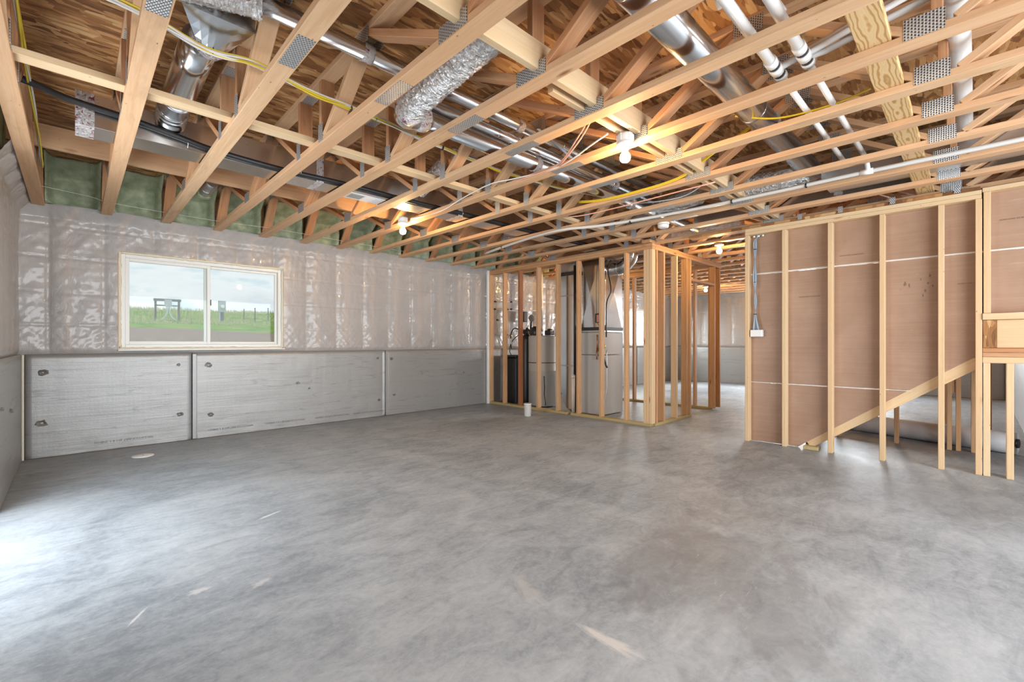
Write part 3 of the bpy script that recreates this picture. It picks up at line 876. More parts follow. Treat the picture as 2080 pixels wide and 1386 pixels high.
# ------------------------------------------------------------------ utility room framing
X0, X1 = 5.48, 5.569
uf = thing('stud_wall', 'bare stud wall enclosing the mechanical corner, wrapping round its front and right side', 'stud wall', (5.6, 4.6, 0))
def stud(parent, x0, x1, y0, y1, z0, z1, m='stud_fir', nm='stud'):
    return box(nm, x0, x1, y0, y1, z0, z1, m, parent, .003)
box('bottom_plate', X0, X1, 4.44, YW - .01, 0, .038, 'treated', uf, .003)
box('bottom_plate', X0, X1, 3.02, 4.36, 0, .038, 'treated', uf, .003)
box('top_plate', X0, X1, 2.99, YW - .01, 2.401, 2.438, 'stud_fir', uf, .003)
box('top_plate', X0, X1, 2.99, YW - .01, 2.363, 2.400, 'stud_fir', uf, .003)
fronts = [(6.266, 'stud_fir'), (5.90, 'stud_fir'), (5.505, 'stained_stud'), (5.08, 'stud_fir'), (4.66, 'stud_fir'), (4.25, 'stud_fir'), (3.835, 'stud_fir'), (3.42, 'stud_fir'), (3.118, 'spruce'), (3.078, 'spruce')]
for y, mt in fronts:
    stud(uf, X0, X1, y - .038, y, .038, 2.363, mt)
stud(uf, X0 + .002, X1, 2.992, 3.036, .038, 2.363, 'spruce')
o = box('corner_post', X0 - .045, X0 - .002, 6.245, 6.285, 0, 2.44, 'white_plastic', uf, .002); o['label'] = 'white painted post at the wall end'
# return wall to the right
box('bottom_plate', X1 + .002, 6.66, 2.992, 3.081, 0, .038, 'treated', uf, .003)
box('top_plate', X1 + .002, 7.80, 2.992, 3.081, 2.401, 2.438, 'stud_fir', uf, .003)
box('top_plate', X1 + .002, 7.80, 2.992, 3.081, 2.363, 2.400, 'stud_fir', uf, .003)
for x, mt in ((5.60, 'fir_red'), (5.80, 'stud_fir'), (6.18, 'spruce'), (6.50, 'stud_fir'), (6.622, 'spruce'), (7.52, 'stud_fir'), (7.72, 'stud_fir')):
    stud(uf, x, x + .038, 2.992, 3.081, .038, 2.363, mt)
box('door_header', 6.66, 7.52, 2.992, 3.081, 2.05, 2.088, 'stud_fir', uf, .003)
tag(box('lumber_block', 5.40, 5.55, 2.98, 3.10, 2.4385, 2.4765, 'stud_fir'), 'short lumber block lying on top of the corner of the stud wall', 'block')
bw = thing('stud_wall', 'rear stud wall of the mechanical corner, seen through the front studs', 'stud wall', (7.65, 4.6, 0))
box('bottom_plate', 7.62, 7.709, 3.10, YW - .01, 0, .038, 'treated', bw, .003)
box('top_plate', 7.62, 7.709, 3.10, YW - .01, 2.363, 2.438, 'stud_fir', bw, .003)
for y in (6.2, 5.8, 5.4, 5.0, 4.57, 3.80, 3.40, 3.14):
    stud(bw, 7.62, 7.709, y - .038, y, .038, 2.363)

# ------------------------------------------------------------------ stair wall
sw = thing('stud_wall', 'pale stud wall beside the stairs with brown-papered board behind it', 'stud wall', (5.52, .8, 0))
for y in (1.842, 1.468, 1.056, .647, .242, .0116):
    stud(sw, X0, X1, y - .040, y, 0.0, 2.335, 'spruce')
box('top_plate', X0 - .001, X1, -.026, 1.842, 2.336, 2.372, 'spruce', sw, .003)
box('top_plate', X0 - .001, X1, -.026, 1.842, 2.373, 2.408, 'spruce', sw, .003)
box('rough_beam', X0 + .004, X1 + .05, -.02, 2.5, 2.409, 2.4385, 'osb', sw, .002)
stringer = board('stringer', (5.592, 1.245, .047), (5.592, -.01, .955), .092, .038, 'spruce', sw, (0, 1, 1))
box('stringer_foot', 5.49, 5.60, 1.14, 1.275, 0.001, .036, 'treated', sw, .003)
# second plate behind, part of the stair carriage
board('stringer', (5.645, .62, .515), (5.645, -.01, .990), .10, .038, 'fir_red', sw, (0, 1, 1))
# boards of the stair well, back paper showing
def stairline(y): return .020 + (1.30 - y) * .723 + min(.045, max(0, .50 - y) * .30)
def drywall(parent, y0, y1, z0, z1, x=5.571, slope=True):
    """vertical sheet between y0<y1, lower edge clipped on the stair line"""
    pts = [(y0, z0), (y1, z0), (y1, z1), (y0, z1)]
    if slope:
        out = []
        for i in range(4):
            a, b = pts[i], pts[(i + 1) % 4]
            fa, fb = a[1] - stairline(a[0]), b[1] - stairline(b[0])
            if fa >= 0: out.append(a)
            if fa * fb < 0:
                t = fa / (fa - fb); out.append((a[0] + (b[0] - a[0]) * t, a[1] + (b[1] - a[1]) * t))
        pts = out
    k = len(pts)
    verts = [(x, p[0], p[1]) for p in pts] + [(x + .0127, p[0], p[1]) for p in pts]
    faces = [tuple(range(k)), tuple(range(2 * k - 1, k - 1, -1))] + [(i, i + k, (i + 1) % k + k, (i + 1) % k) for i in range(k)]
    return recentre('drywall_sheet', mesh('dw', verts, faces, 'board_paper'), parent)
drywall(sw, -.0205, 1.83, .004, .664); drywall(sw, -.02, 1.83, .676, 1.890); drywall(sw, -.02, 1.83, 1.906, 2.336)
for z, y0 in ((.670, .42), (1.8945, -.02), (1.9015, -.02)):
    box('joint_paper', 5.5665, 5.571, y0, 1.83, z - .0032, z + .0032, 'tape_white', sw, .0005)
for (y, z, w) in ((1.33, 1.60, .20), (.97, 1.99, .24), (.12, 1.63, .13), (-.0, 0, 0)):
    if w:
        M = Matrix.Translation((5.5695, y, z)) @ Matrix.Rotation(-PI / 2, 4, 'Z') @ Matrix.Rotation(PI / 2, 4, 'X')
        text('board_print', 'ASTM C1396 1/2 REGULAR', .0165, 'ink_soft', M, sw)
# dark scuff smears on the paper
for (y, z, s) in ((.47, 1.66, .022), (.44, 1.65, .016), (.33, 1.60, .018), (.31, 1.66, .014), (.30, 1.73, .018), (.36, 1.70, .010), (.345, 1.55, .012), (.50, 1.62, .008), (.28, 1.63, .012)):
    nv = 9; vs = [(5.5702, y + s * R.uniform(.3, 1) * math.cos(2 * PI * k / nv) * .6, z + s * R.uniform(.2, 1.6) * math.sin(2 * PI * k / nv)) for k in range(nv)]
    recentre('scuff', mesh('sc', vs + [(5.5706, v[1], v[2]) for v in vs], [tuple(range(nv)), tuple(range(2 * nv - 1, nv - 1, -1))] + [(i, i + nv, (i + 1) % nv + nv, (i + 1) % nv) for i in range(nv)], 'ink_soft'), sw)
# cables down the left bay
tw = thing('cable_bundle', 'blue and white low-voltage cables dropping to a white box on the stair wall', 'cables', (5.5, 1.72, 1.2))
for i in range(7):
    a = (i - 3) * .004; m_ = ('blue_cable', 'white_cable', 'blue_cable', 'ink_grey', 'blue_cable', 'white_cable', 'blue_cable')[i]
    top = 1.77 - .011 * i
    tube('cable', [(5.545, top - .03, 2.34), (5.52, 1.745 + a, 2.27), (5.515, 1.745 + a, 2.15), (5.50, 1.745 - a * 1.5, 1.85), (5.515, 1.742 + a, 1.60), (5.51, 1.742 - a, 1.40), (5.51, 1.770 - .012 * i, 1.262)],
         .0045, m_, tw, 6, 5)
for z in (2.17, 1.80, 1.44):
    lathe('zip_tie', [(.019, -.003), (.019, .003)], (5.513, 1.744, z), 'black_plastic', tw, 10)
cb = box('junction_box', 5.49, 5.55, 1.668, 1.79, 1.185, 1.262, 'white_plastic', tw, .004)
for k in range(3): lathe('plate_knob', [(.012, 0), (.013, .012), (.004, .02)], (5.53, 1.76 - .045 * k, 2.31), 'white_plastic', tw, 10)

# raised landing at the right
ld = thing('stair_landing', 'framed stair landing at the right edge, boxed rim over short posts', 'landing', (5.9, -.4, 0))
def yb(nm, x0, x1, z0, z1, m, y0=-1.3, y1=-.030): return box(nm, x0, x1, y0, y1, z0, z1, m, ld, .003)
yb('sill_plate', X0 - .01, X1, 1.310, 1.364, 'spruce')
yb('rim_face', X0 + .028, X0 + .046, 1.075, 1.308, 'spruce', -1.3, -.112)
box('rim_end', X0 + .004, X0 + .10, -.110, -.032, 1.075, 1.308, 'osb', ld, .003)
yb('beam_plate', X0, X1, 1.038, 1.073, 'fir_red'); yb('beam_plate', X0, X1, 1.001, 1.036, 'fir_red')
yb('under_plate', X0, X1, .948, .999, 'spruce')
for i, y in enumerate((-.034, -.166, -.58, -.98)):
    stud(ld, X0, X1, y - .042, y, 0, .948, 'spruce', 'post')
yb('deck_board', X1 + .002, 6.50, 1.28, 1.30, 'osb')
for k in range(3): yb('joist', 5.75 + .3 * k, 5.79 + .3 * k, 1.07, 1.278, 'fir')
# framing above the landing
lw = thing('stud_wall', 'upper stud wall over the landing at the right edge', 'stud wall', (5.52, -.4, 1.37))
stud(lw, X0, X1, -.079, -.036, 1.365, 2.384, 'spruce')
stud(lw, X0, X1, -.52, -.48, 1.365, 2.384, 'spruce'); stud(lw, X0, X1, -.93, -.89, 1.365, 2.384, 'spruce')
box('top_plate', X0, X1, -1.3, -.030, 2.385, 2.421, 'spruce', lw, .003)
box('drywall_sheet', 5.571, 5.5837, -1.3, -.0215, 1.37, 1.890, 'board_paper', lw, .001)
box('drywall_sheet', 5.571, 5.5837, -1.3, -.0215, 1.906, 2.40, 'board_paper', lw, .001)
for z in (1.8945, 1.9015): box('joint_paper', 5.5665, 5.571, -1.3, -.06, z - .0032, z + .0032, 'tape_white', lw, .0005)
M = Matrix.Translation((5.5695, -.13, 2.14)) @ Matrix.Rotation(-PI / 2, 4, 'Z') @ Matrix.Rotation(PI / 2, 4, 'X')
text('board_print', 'ASTM C1396 1/2 REGULAR', .0165, 'ink_soft', M, lw)
# stair flight between the walls
sf = thing('stair_flight', 'wooden stair flight hidden behind the brown board, rising to the landing', 'stairs', (6.1, .6, 0))
for k in range(5):
    y1 = 1.30 - k * .235; z = .185 * (k + 1) + .085
    box('tread', 5.70, 6.50, y1 - .26, y1, z - .025, z, 'osb', sf, .003)
    box('riser', 5.70, 6.50, y1 - .02, y1 - .002, z - .185 if k else 0.001, z - .026, 'osb', sf, .002)
# far side stair wall
fw = thing('stud_wall', 'stud wall on the far side of the stairs, glimpsed under the sloping stringer', 'stud wall', (6.6, .6, 0))
for y in (1.62, 1.17, .645, .222, .155, .045, -.36):
    stud(fw, 6.54, 6.629, y - .038, y, 0.0, 2.40, 'stud_fir')
box('top_plate', 6.54, 6.629, -.39, 1.66, 2.401, 2.438, 'stud_fir', fw, .003)
box('cripple_block', 6.56, 6.60, .16, .215, .60, 1.2, 'fir_red', fw, .002)
pw = thing('stud_wall', 'distant stud partition beyond the stairs', 'stud wall', (7.7, .5, 0))
for y in (1.22, 1.02, .30, -.08): stud(pw, 7.62, 7.709, y - .038, y, 0, 2.36, 'stud_fir')
box('top_plate', 7.62, 7.709, -.36, 1.3, 2.361, 2.438, 'stud_fir', pw, .003)
# roll of sheeting on the floor
rl = thing('sheeting_roll', 'long pale grey roll of sheeting lying on the floor behind the stairs', 'roll', (7.1, .7, 0))
pts = [(6.74 + .55 * t, -.27 + 1.0 * t * 1.0 + .85 * t, .1085) for t in [i / 12 for i in range(13)]]
tube('roll', pts, .108, 'grey_roll', rl, 20, 0, jitter=.002)
tube('core', [(6.735, -.29, .113), (6.745, -.255, .113)], .045, 'black_rubber', rl, 14)
tag(lathe('bolt_stub', [(.004, 0), (.004, .10)], (6.68, -.36, .95), 'black_plastic', None, 6, 'Y'), 'thin dark bolt poking out near the far right foam board', 'bolt')

# ------------------------------------------------------------------ mechanical equipment
fu = thing('furnace', 'tall light grey furnace cabinet with silver plenum on top, behind the front studs', 'furnace', (6.0, 4.2, 0))
FX0, FX1, FY0, FY1 = 5.735, 6.32, 3.96, 4.37
box('lower_cabinet', FX0, FX1, FY0, FY1, .012, .925, 'grey_enamel', fu, .006)
box('upper_cabinet', FX0, FX1, FY0, FY1, .932, 1.275, 'grey_enamel', fu, .006)
box('coil_case', FX0 + .004, FX1 - .004, FY0 + .004, FY1 - .004, 1.277, 1.31, 'galvanised_dull', fu, .004)
box('tape_band', FX0 - .002, FX1 + .002, FY0 - .002, FY1 + .002, 1.311, 1.355, 'black_tape', fu, .002)
def braced_panel(nm, corners, lift, m, parent):
    c = sum((Vector(p) for p in corners), Vector()) / 4; nrm = (Vector(corners[1]) - Vector(corners[0])).cross(Vector(corners[3]) - Vector(corners[0])).normalized()
    vs = [tuple(p) for p in corners] + [tuple(c + nrm * lift)]
    vs += [tuple(Vector(p) - nrm * .004) for p in corners]
    me = mesh('panel', vs, [(0, 1, 4), (1, 2, 4), (2, 3, 4), (3, 0, 4), (8, 7, 6, 5), (0, 5, 6, 1), (1, 6, 7, 2), (2, 7, 8, 3), (3, 8, 5, 0)], m)
    return recentre(nm, me, parent)
def plenum(parent, x0, x1, y0, y1, z0, z1, m='galvanised'):
    braced_panel('plenum_panel', [(x0, y1, z0), (x0, y0, z0), (x0, y0, z1), (x0, y1, z1)], .032, m, parent)
    braced_panel('plenum_panel', [(x0, y0, z0), (x1, y0, z0), (x1, y0, z1), (x0, y0, z1)], .032, m, parent)
    braced_panel('plenum_panel', [(x1, y0, z0), (x1, y1, z0), (x1, y1, z1), (x1, y0, z1)], .032, m, parent)
    braced_panel('plenum_panel', [(x1, y1, z0), (x0, y1, z0), (x0, y1, z1), (x1, y1, z1)], .032, m, parent)
plenum(fu, FX0 + .01, FX1 - .01, FY0 + .01, FY1 - .01, 1.356, 2.425)
cb = box('control_box', FX0 - .05, FX0 + .02, 3.975, 4.05, 1.42, 1.56, 'black_plastic', fu, .004)
box('control_label', FX0 - .053, FX0 - .051, 3.978, 4.02, 1.43, 1.54, 'control_red', cb, .0005)
tube('flue_elbow', [(6.05, 3.99, 2.27), (6.05, 3.84, 2.27), (6.05, 3.74, 2.31), (6.05, 3.66, 2.40), (6.05, 3.63, 2.52)], .10, 'galvanised', fu, 18, 4)
for a, b in (((6.05, 3.86, 2.27), (6.05, 3.85, 2.27)), ((6.05, 3.725, 2.325), (6.05, 3.718, 2.33)), ((6.05, 3.655, 2.41), (6.05, 3.65, 2.42))):
    tube('elbow_seam', [a, b], .1045, 'galvanised_dull', fu, 18)
tube('gas_pipe', [(5.70, 4.02, 1.24), (5.70, 4.02, .98), (5.70, 4.02, .99), (5.70, 3.94, 1.04), (5.70, 3.93, 1.14)], .010, 'copper', fu, 8)
tube('gas_pipe', [(5.70, 4.03, 1.0), (5.70, 4.03, .86)], .010, 'copper', fu, 8)
tube('gas_pipe', [(5.70, 4.03, 1.04), (5.70, 3.93, 1.04)], .010, 'copper', fu, 8)
lathe('gas_valve', [(.012, -.03), (.022, -.02), (.022, .02), (.012, .03)], (5.70, 3.915, 1.13), 'brass', fu, 12)
lathe('gas_valve', [(.012, -.03), (.022, -.02), (.022, .02), (.012, .03)], (5.70, 3.895, 1.06), 'brass', fu, 12)
tube('line_set', [(5.74, 3.88, 2.36), (5.71, 3.92, 2.2), (5.70, 3.915, 1.9), (5.69, 3.91, 1.5), (5.70, 3.905, 1.15), (5.69, 3.90, .95), (5.70, 3.87, .80), (5.70, 3.84, .74)], .014, 'black_rubber', fu, 8, 5)
tube('line_set', [(5.78, 3.83, 2.36), (5.75, 3.86, 2.2), (5.74, 3.80, 1.9), (5.72, 3.865, 1.7), (5.72, 3.87, 1.2)], .010, 'black_rubber', fu, 8, 5)
tube('conduit', [(5.72, 3.885, 2.2), (5.71, 3.88, 1.7), (5.71, 3.885, 1.3)], .008, 'galvanised', fu, 8, 4)
tube('conduit', [(5.71, 3.86, 1.0), (5.705, 3.85, .7), (5.70, 3.86, .35), (5.69, 3.92, .10), (5.68, 3.97, .03)], .008, 'galvanised_dull', fu, 8, 5)
tube('control_wire', [(5.71, 4.02, 2.4), (5.69, 4.03, 2.0), (5.69, 4.025, 1.56)], .004, 'black_plastic', fu, 6, 4)
tube('control_wire', [(5.69, 4.01, 1.42), (5.70, 3.98, 1.36), (5.70, 3.92, 1.22)], .004, 'black_plastic', fu, 6, 4)
# return air drop
rt = thing('return_duct', 'tall silver return duct standing left of the furnace with a dark collar near its top', 'duct', (5.85, 4.75, 0))
vs = []
x0, x1, y0, y1 = 5.66, 6.15, 4.43, 4.70
prof = [(y1, 2.26), (y1, .42), (y1 - .01, .30), (y1 - .05, .17), (y1 - .12, .07), (y1 - .22, .02), (y0, .012), (y0, 2.26)]
k = len(prof)
me = mesh('ret', [(x0, a, b) for a, b in prof] + [(x1, a, b) for a, b in prof], [tuple(range(k)), tuple(range(2 * k - 1, k - 1, -1))] + [(i, i + k, (i + 1) % k + k, (i + 1) % k) for i in range(k)], 'galvanised')
recentre('duct_body', me, rt)
for z in (.74, 1.86): box('drive_cleat', x0 - .006, x1 + .002, y0 - .004, y1 + .004, z, z + .018, 'galvanised_dull', rt, .002)
box('flexible_collar', x0 - .004, x1, y0 - .003, y1 + .003, 2.19, 2.25, 'black_tape', rt, .002)
box('upper_duct', x0 + .002, x1, y0 + .002, y1 - .002, 2.262, 2.435, 'galvanised_dull', rt, .003)
ps = thing('drain_pipe', 'black insulated line over a white standpipe between return duct and furnace', 'pipe', (5.62, 4.42, 0))
tube('insulated_line', [(5.64, 4.402, 2.33), (5.64, 4.402, 1.5), (5.64, 4.402, .62)], .018, 'black_rubber', ps, 10)
tube('standpipe', [(5.605, 4.402, .0), (5.605, 4.402, .60)], .028, 'white_pvc', ps, 14)
tube('standpipe', [(5.605, 4.402, .56), (5.605, 4.402, .605)], .032, 'white_pvc', ps, 14)
# water heater
wh = thing('water_heater', 'round grey water heater tank with black fittings on top, left of the return duct', 'water heater', (5.95, 5.36, 0))
lathe('tank', [(.235, .02), (.25, .03), (.25, .62), (.2515, .622), (.2515, .638), (.25, .64), (.25, 1.215), (.24, 1.235), (.06, 1.245)], (5.95, 5.36, 0), 'heater_enamel', wh, 40)
lathe('base_ring', [(.23, 0), (.235, .02)], (5.95, 5.36, 0), 'black_plastic', wh, 30)
lathe('belt', [(.253, -.006), (.2535, 0), (.253, .006)], (5.95, 5.36, .77), 'black_rubber', wh, 40)
lathe('softener_head', [(.11, 0), (.12, .02), (.12, .07), (.10, .12), (.05, .16)], (5.86, 5.43, 1.246), 'black_plastic', wh, 18)
box('valve_body', 5.86, 5.98, 5.10, 5.24, 1.246, 1.33, 'black_plastic', wh, .012)
box('valve_body', 5.90, 5.96, 5.13, 5.21, 1.33, 1.36, 'black_plastic', wh, .008)
tube('power_cord', [(5.70, 5.10, .55), (5.69, 5.085, .42), (5.70, 5.09, .36), (5.69, 5.085, .24), (5.69, 5.06, .12), (5.70, 5.07, .06)], .009, 'black_rubber', wh, 7, 5)
# softener: black brine tank and resin tank
bt = thing('brine_tank', 'low square black brine tank in the corner behind the leftmost studs', 'tank', (6.0, 6.02, 0))
bt_me = box('tank', 5.78, 6.12, 5.865, 6.22, 0.0, .84, 'black_plastic', bt, .02)
box('lid', 5.77, 6.13, 5.855, 6.23, .842, .885, 'black_plastic', bt, .012)
box('rib', 5.772, 5.78, 5.90, 6.16, .1, .8, 'black_rubber', bt, .003)
rs = thing('resin_tank', 'slim black resin tank with a control head beside the stained stud', 'tank', (5.92, 5.72, 0))
lathe('tank', [(.08, 0), (.095, .03), (.10, .1), (.10, 1.16), (.085, 1.23), (.04, 1.27)], (5.92, 5.725, 0), 'black_plastic', rs, 24)
box('control_head', 5.86, 5.98, 5.64, 5.77, 1.272, 1.36, 'black_plastic', rs, .015)
tube('hose', [(5.86, 5.68, 1.32), (5.82, 5.62, 1.38), (5.84, 5.56, 1.30), (5.86, 5.55, 1.22)], .012, 'black_rubber', rs, 8, 5)
tube('riser', [(5.92, 5.62, 1.36), (5.92, 5.61, 1.48), (5.92, 5.61, 1.52)], .018, 'black_rubber', rs, 8)
lathe('gauge', [(.055, -.02), (.06, -.01), (.06, .02), (.05, .03)], (5.90, 5.58, 1.56), 'ink_grey', rs, 18, 'X')
tube('drain_hose', [(5.84, 5.75, 1.30), (5.78, 5.86, 1.22), (5.76, 5.97, 1.10), (5.78, 6.02, .95), (5.80, 6.0, .886)], .008, 'black_rubber', rs, 8, 5)
tube('supply_hose', [(5.84, 5.72, 1.30), (5.78, 5.88, 1.38), (5.80, 6.0, 1.30), (5.86, 6.08, 1.15), (5.90, 6.1, 1.0)], .010, 'black_rubber', rs, 8, 5)
# plumbing on the wall
pb = thing('water_pipes', 'thin white water tubing with black valves on the sheeted wall behind the studs', 'pipes', (6.2, 6.2, 1.3))
PY = 6.24
tube('tubing', [(5.60, PY, 1.74), (5.95, PY, 1.735), (6.25, PY, 1.76), (6.9, PY, 1.76)], .008, 'white_pvc', pb, 8)
tube('tubing', [(5.70, PY, 1.87), (6.0, PY, 1.90), (6.3, PY, 1.90)], .007, 'white_pvc', pb, 8, 3)
tube('tubing', [(5.86, PY, 1.74), (5.86, PY, 1.26)], .008, 'white_pvc', pb, 8)
tube('tubing', [(5.92, PY, 1.74), (5.92, PY, 1.26)], .008, 'white_pvc', pb, 8)
for (x, z) in ((5.61, 1.88), (5.60, 1.74), (5.66, 1.54), (5.84, 1.75), (5.92, 1.75), (6.02, 1.76), (6.27, 1.76), (6.02, 1.90), (5.84, 1.27), (5.90, 1.27)):
    lathe('valve', [(.014, -.02), (.016, -.01), (.016, .02), (.012, .028)], (x, PY - .01, z), 'black_plastic', pb, 10, 'X')
lathe('valve', [(.014, -.03), (.022, -.02), (.022, .02), (.014, .03)], (5.98, PY - .03, 1.25), 'brass', pb, 12, 'X')
tag(box('filter_housing', 6.30, 6.40, 6.16, 6.24, 1.52, 1.72, 'black_plastic', None, .01), 'black rectangular controller mounted on the sheeted wall right of the stained stud', 'controller')
tag(box('outlet_box', 5.58, 5.66, 5.84, 5.93, 1.09, 1.19, 'white_plastic', None, .005), 'small cream outlet box fixed between the leftmost studs', 'outlet')
tag(tube('vent_pipe', [(6.45, 5.85, 1.25), (6.45, 5.85, 2.50)], .035, 'white_pvc', None, 16), 'upright white vent pipe behind the studs above the water heater', 'pipe')

# ------------------------------------------------------------------ ducts among the trusses
tk = thing('duct_trunk', 'long rectangular silver duct trunk running through the trusses near the window wall', 'duct', (3.8, 4.0, 2.5))
dx0, dx1 = 0.005, 8.1
def trunk_piece(x0, x1):
    y0, y1, z0, z1 = 3.895, 4.125, 2.4845, 2.690
    box('duct_section', x0, x1, y0, y1, z0, z1, 'duct_side', tk, .002)
for a, b in ((dx0, 1.5), (1.503, 3.0), (3.003, 4.5), (4.503, 6.0), (6.003, dx1)): trunk_piece(a, b)
box('foil_tape', dx0 - .004, dx0 + .085, 3.892, 4.128, 2.482, 2.693, 'foil_tape', tk, .001)
for x in (1.47, 2.97): box('foil_tape', x, x + .06, 3.8925, 4.1275, 2.4825, 2.6925, 'foil_tape', tk, .001)
box('register_plate', 1.77, 2.13, 3.93, 4.11, 2.476, 2.483, 'white_plastic', tk, .002)
for k in range(14): box('register_slot', 1.81 + k * .009, 1.814 + k * .009, 3.96, 4.08, 2.4745, 2.4765, 'ink_grey', tk, .0003)
box('register_lens', 1.96, 2.10, 3.96, 4.08, 2.4735, 2.476, 'blind_white', tk, .001)

def round_duct(nm, label, pts, r, tapes=(), seg=28, m='galvanised', sub=0):
    t = thing(nm, label, 'duct', pts[0])
    tube('pipe', pts, r, m, t, seg, sub)
    p0, p1 = Vector(pts[0]), Vector(pts[-1]); d = (p1 - p0).normalized(); L = (p1 - p0).length
    if not sub:
        k = .75
        while k < L:
            tube('joint_seam', [p0 + d * k, p0 + d * (k + .012)], r + .0025, m, t, seg); k += 1.52
    for a in tapes:
        tube('foil_tape', [p0 + d * a, p0 + d * (a + .03), p0 + d * (a + .06)], r + .005, 'foil_tape', t, seg, jitter=.004)
    return t
round_duct('round_duct', 'topmost slim round duct running past the upper edge of the picture, red-printed tape on it', [(-.3 + .95, 2.43, 2.775), (4.6, 2.43, 2.775)], .045, (.52, 1.75))
round_duct('round_duct', 'middle slim round duct of the three stacked ones', [(1.5, 2.50, 2.683), (5.4, 2.50, 2.683)], .044, (2.3,))
round_duct('round_duct', 'lowest round duct of the three stacked ones, fed by the foil elbow', [(1.62, 2.51, 2.575), (5.7, 2.51, 2.575)], .056, (1.05, 2.5))
round_duct('round_duct', 'big round metal duct crossing the trusses right of the near lamp', [(.9, 1.02, 2.64), (4.72, 1.02, 2.64)], .082, (2.52,))

def flex(nm, label, pts, r, rings=.016, seg=26, jit=.004):
    t = thing(nm, label, 'duct', pts[0])
    path = smooth_path(pts, 10)
    L = sum((path[i + 1] - path[i]).length for i in range(len(path) - 1))
    nr = int(L / .007); out = []
    acc = [0]
    for i in range(len(path) - 1): acc.append(acc[-1] + (path[i + 1] - path[i]).length)
    for k in range(nr + 1):
        s = L * k / nr; i = max(j for j in range(len(acc)) if acc[j] <= s + 1e-9); i = min(i, len(path) - 2)
        f = (s - acc[i]) / max(1e-9, acc[i + 1] - acc[i]); out.append(path[i].lerp(path[i + 1], f))
    tube('sleeve', out, r, 'flex_foil', t, seg, radius=lambda q: r * (1 + .035 * math.sin(q * L / rings * 2 * PI) + .02 * fbm(q * 20, 1, 1)), jitter=jit)
    return t
fx = flex('flexible_duct', 'shiny foil flexible duct sloping between two trusses at top centre', [(1.46, 1.62, 2.62), (1.455, 1.80, 2.605), (1.45, 2.05, 2.575), (1.45, 2.30, 2.545), (1.47, 2.42, 2.535)], .083)
tube('metal_elbow', [(1.47, 2.40, 2.537), (1.475, 2.47, 2.537), (1.51, 2.51, 2.548), (1.57, 2.512, 2.562), (1.63, 2.51, 2.572)], .072, 'galvanised', fx, 22, 4)
tube('foil_tape', [(1.462, 2.36, 2.54), (1.466, 2.40, 2.537), (1.47, 2.43, 2.536)], .089, 'foil_tape', fx, 24, jitter=.004)
tube('foil_tape', [(1.58, 2.511, 2.565), (1.62, 2.51, 2.57), (1.65, 2.51, 2.573)], .076, 'foil_tape', fx, 22, jitter=.004)
flex('flexible_duct', 'foil flexible duct at the upper left, end of the slim round duct', [(.30, 2.60, 2.80), (.45, 2.52, 2.79), (.56, 2.46, 2.78), (.66, 2.43, 2.775)], .075)
flex('flexible_duct', 'foil flexible duct at the far end of the big round duct above the stair wall', [(4.66, 1.05, 2.62), (4.60, 1.22, 2.60), (4.57, 1.45, 2.60), (4.57, 1.75, 2.61)], .10)
flex('flexible_duct', 'dark-looking foil flexible duct left of the smoke detector', [(4.55, 1.95, 2.62), (4.60, 2.25, 2.61), (4.70, 2.60, 2.60), (4.95, 2.95, 2.60)], .09)
flex('flexible_duct', 'short foil flexible duct rising off the duct trunk at mid ceiling', [(2.46, 3.25, 2.80), (2.45, 3.40, 2.77), (2.45, 3.60, 2.70), (2.45, 3.84, 2.62)], .07)
flex('flexible_duct', 'foil flexible duct beside the duct trunk near the mechanical corner', [(4.20, 4.40, 2.60), (4.38, 4.55, 2.60), (4.42, 4.70, 2.62)], .07, )
flex('flexible_duct', 'foil flexible duct above the corner of the stud wall toward the hall', [(5.85, 2.0, 2.60), (5.86, 2.35, 2.57), (5.85, 2.75, 2.60), (5.87, 3.05, 2.62)], .085)

P1 = round_duct('round_duct', 'fat round metal duct dropping toward the trunk at the upper left, crimped boot above it', [(.475, 2.83, 2.70), (.475, 3.10, 2.70), (.475, 3.55, 2.695), (.475, 3.74, 2.685)], .085, (), 30)
tube('end_elbow', [(.475, 3.73, 2.686), (.475, 3.79, 2.68), (.475, 3.85, 2.665), (.475, 3.90, 2.63)], .086, 'galvanised', P1, 24, 3)
for y in (3.76, 3.80, 3.84): tube('elbow_seam', [(.475, y, 2.684 - (y - 3.76) * .15), (.475, y + .006, 2.683 - (y - 3.76) * .15)], .090, 'galvanised_dull', P1, 24)
# register boot: round to rectangle
bo = thing('register_boot', 'funnel-shaped sheet metal boot with taped collar at the upper left', 'duct', (.50, 2.80, 2.7))
seg = 24; vs, fs = [], []
prf = []
for s in range(5):
    t = s / 4
    for k in range(seg):
        a = 2 * PI * k / seg
        cx, cy = math.cos(a), math.sin(a)
        mx = max(abs(cx), abs(cy)); sq = (cx / mx, cy / mx)
        rr = .080
        px = (1 - t) * cx * rr + t * sq[0] * .155; pz = (1 - t) * cy * rr + t * sq[1] * .055
        vs.append((.515 + px, 2.80 - .20 * t, 2.71 + .045 * t + pz + .02 * t))
for s in range(4):
    for k in range(seg):
        a, b = s * seg + k, s * seg + (k + 1) % seg; fs.append((a, b, b + seg, a + seg))
fs.append(tuple(range(4 * seg, 5 * seg)))
me = mesh('boot', vs, fs, 'galvanised', False); recentre('funnel', me, bo)
tube('collar', [(.515, 2.80, 2.71), (.50, 2.84, 2.703)], .086, 'foil_tape', bo, 24, jitter=.004)
tag(board('hanger_strap', (2.50, 2.30, 2.73), (3.02, 2.30, 2.60), .035, .002, 'strap_steel', None, (0, 1, 0.3)), 'thin grey steel hanger strap slanting beside the slim round ducts', 'strap')
s2 = thing('vent_stub', 'small galvanised pipe stub with a strap poking out of the green foam', 'duct', (.98, 5.6, 2.72))
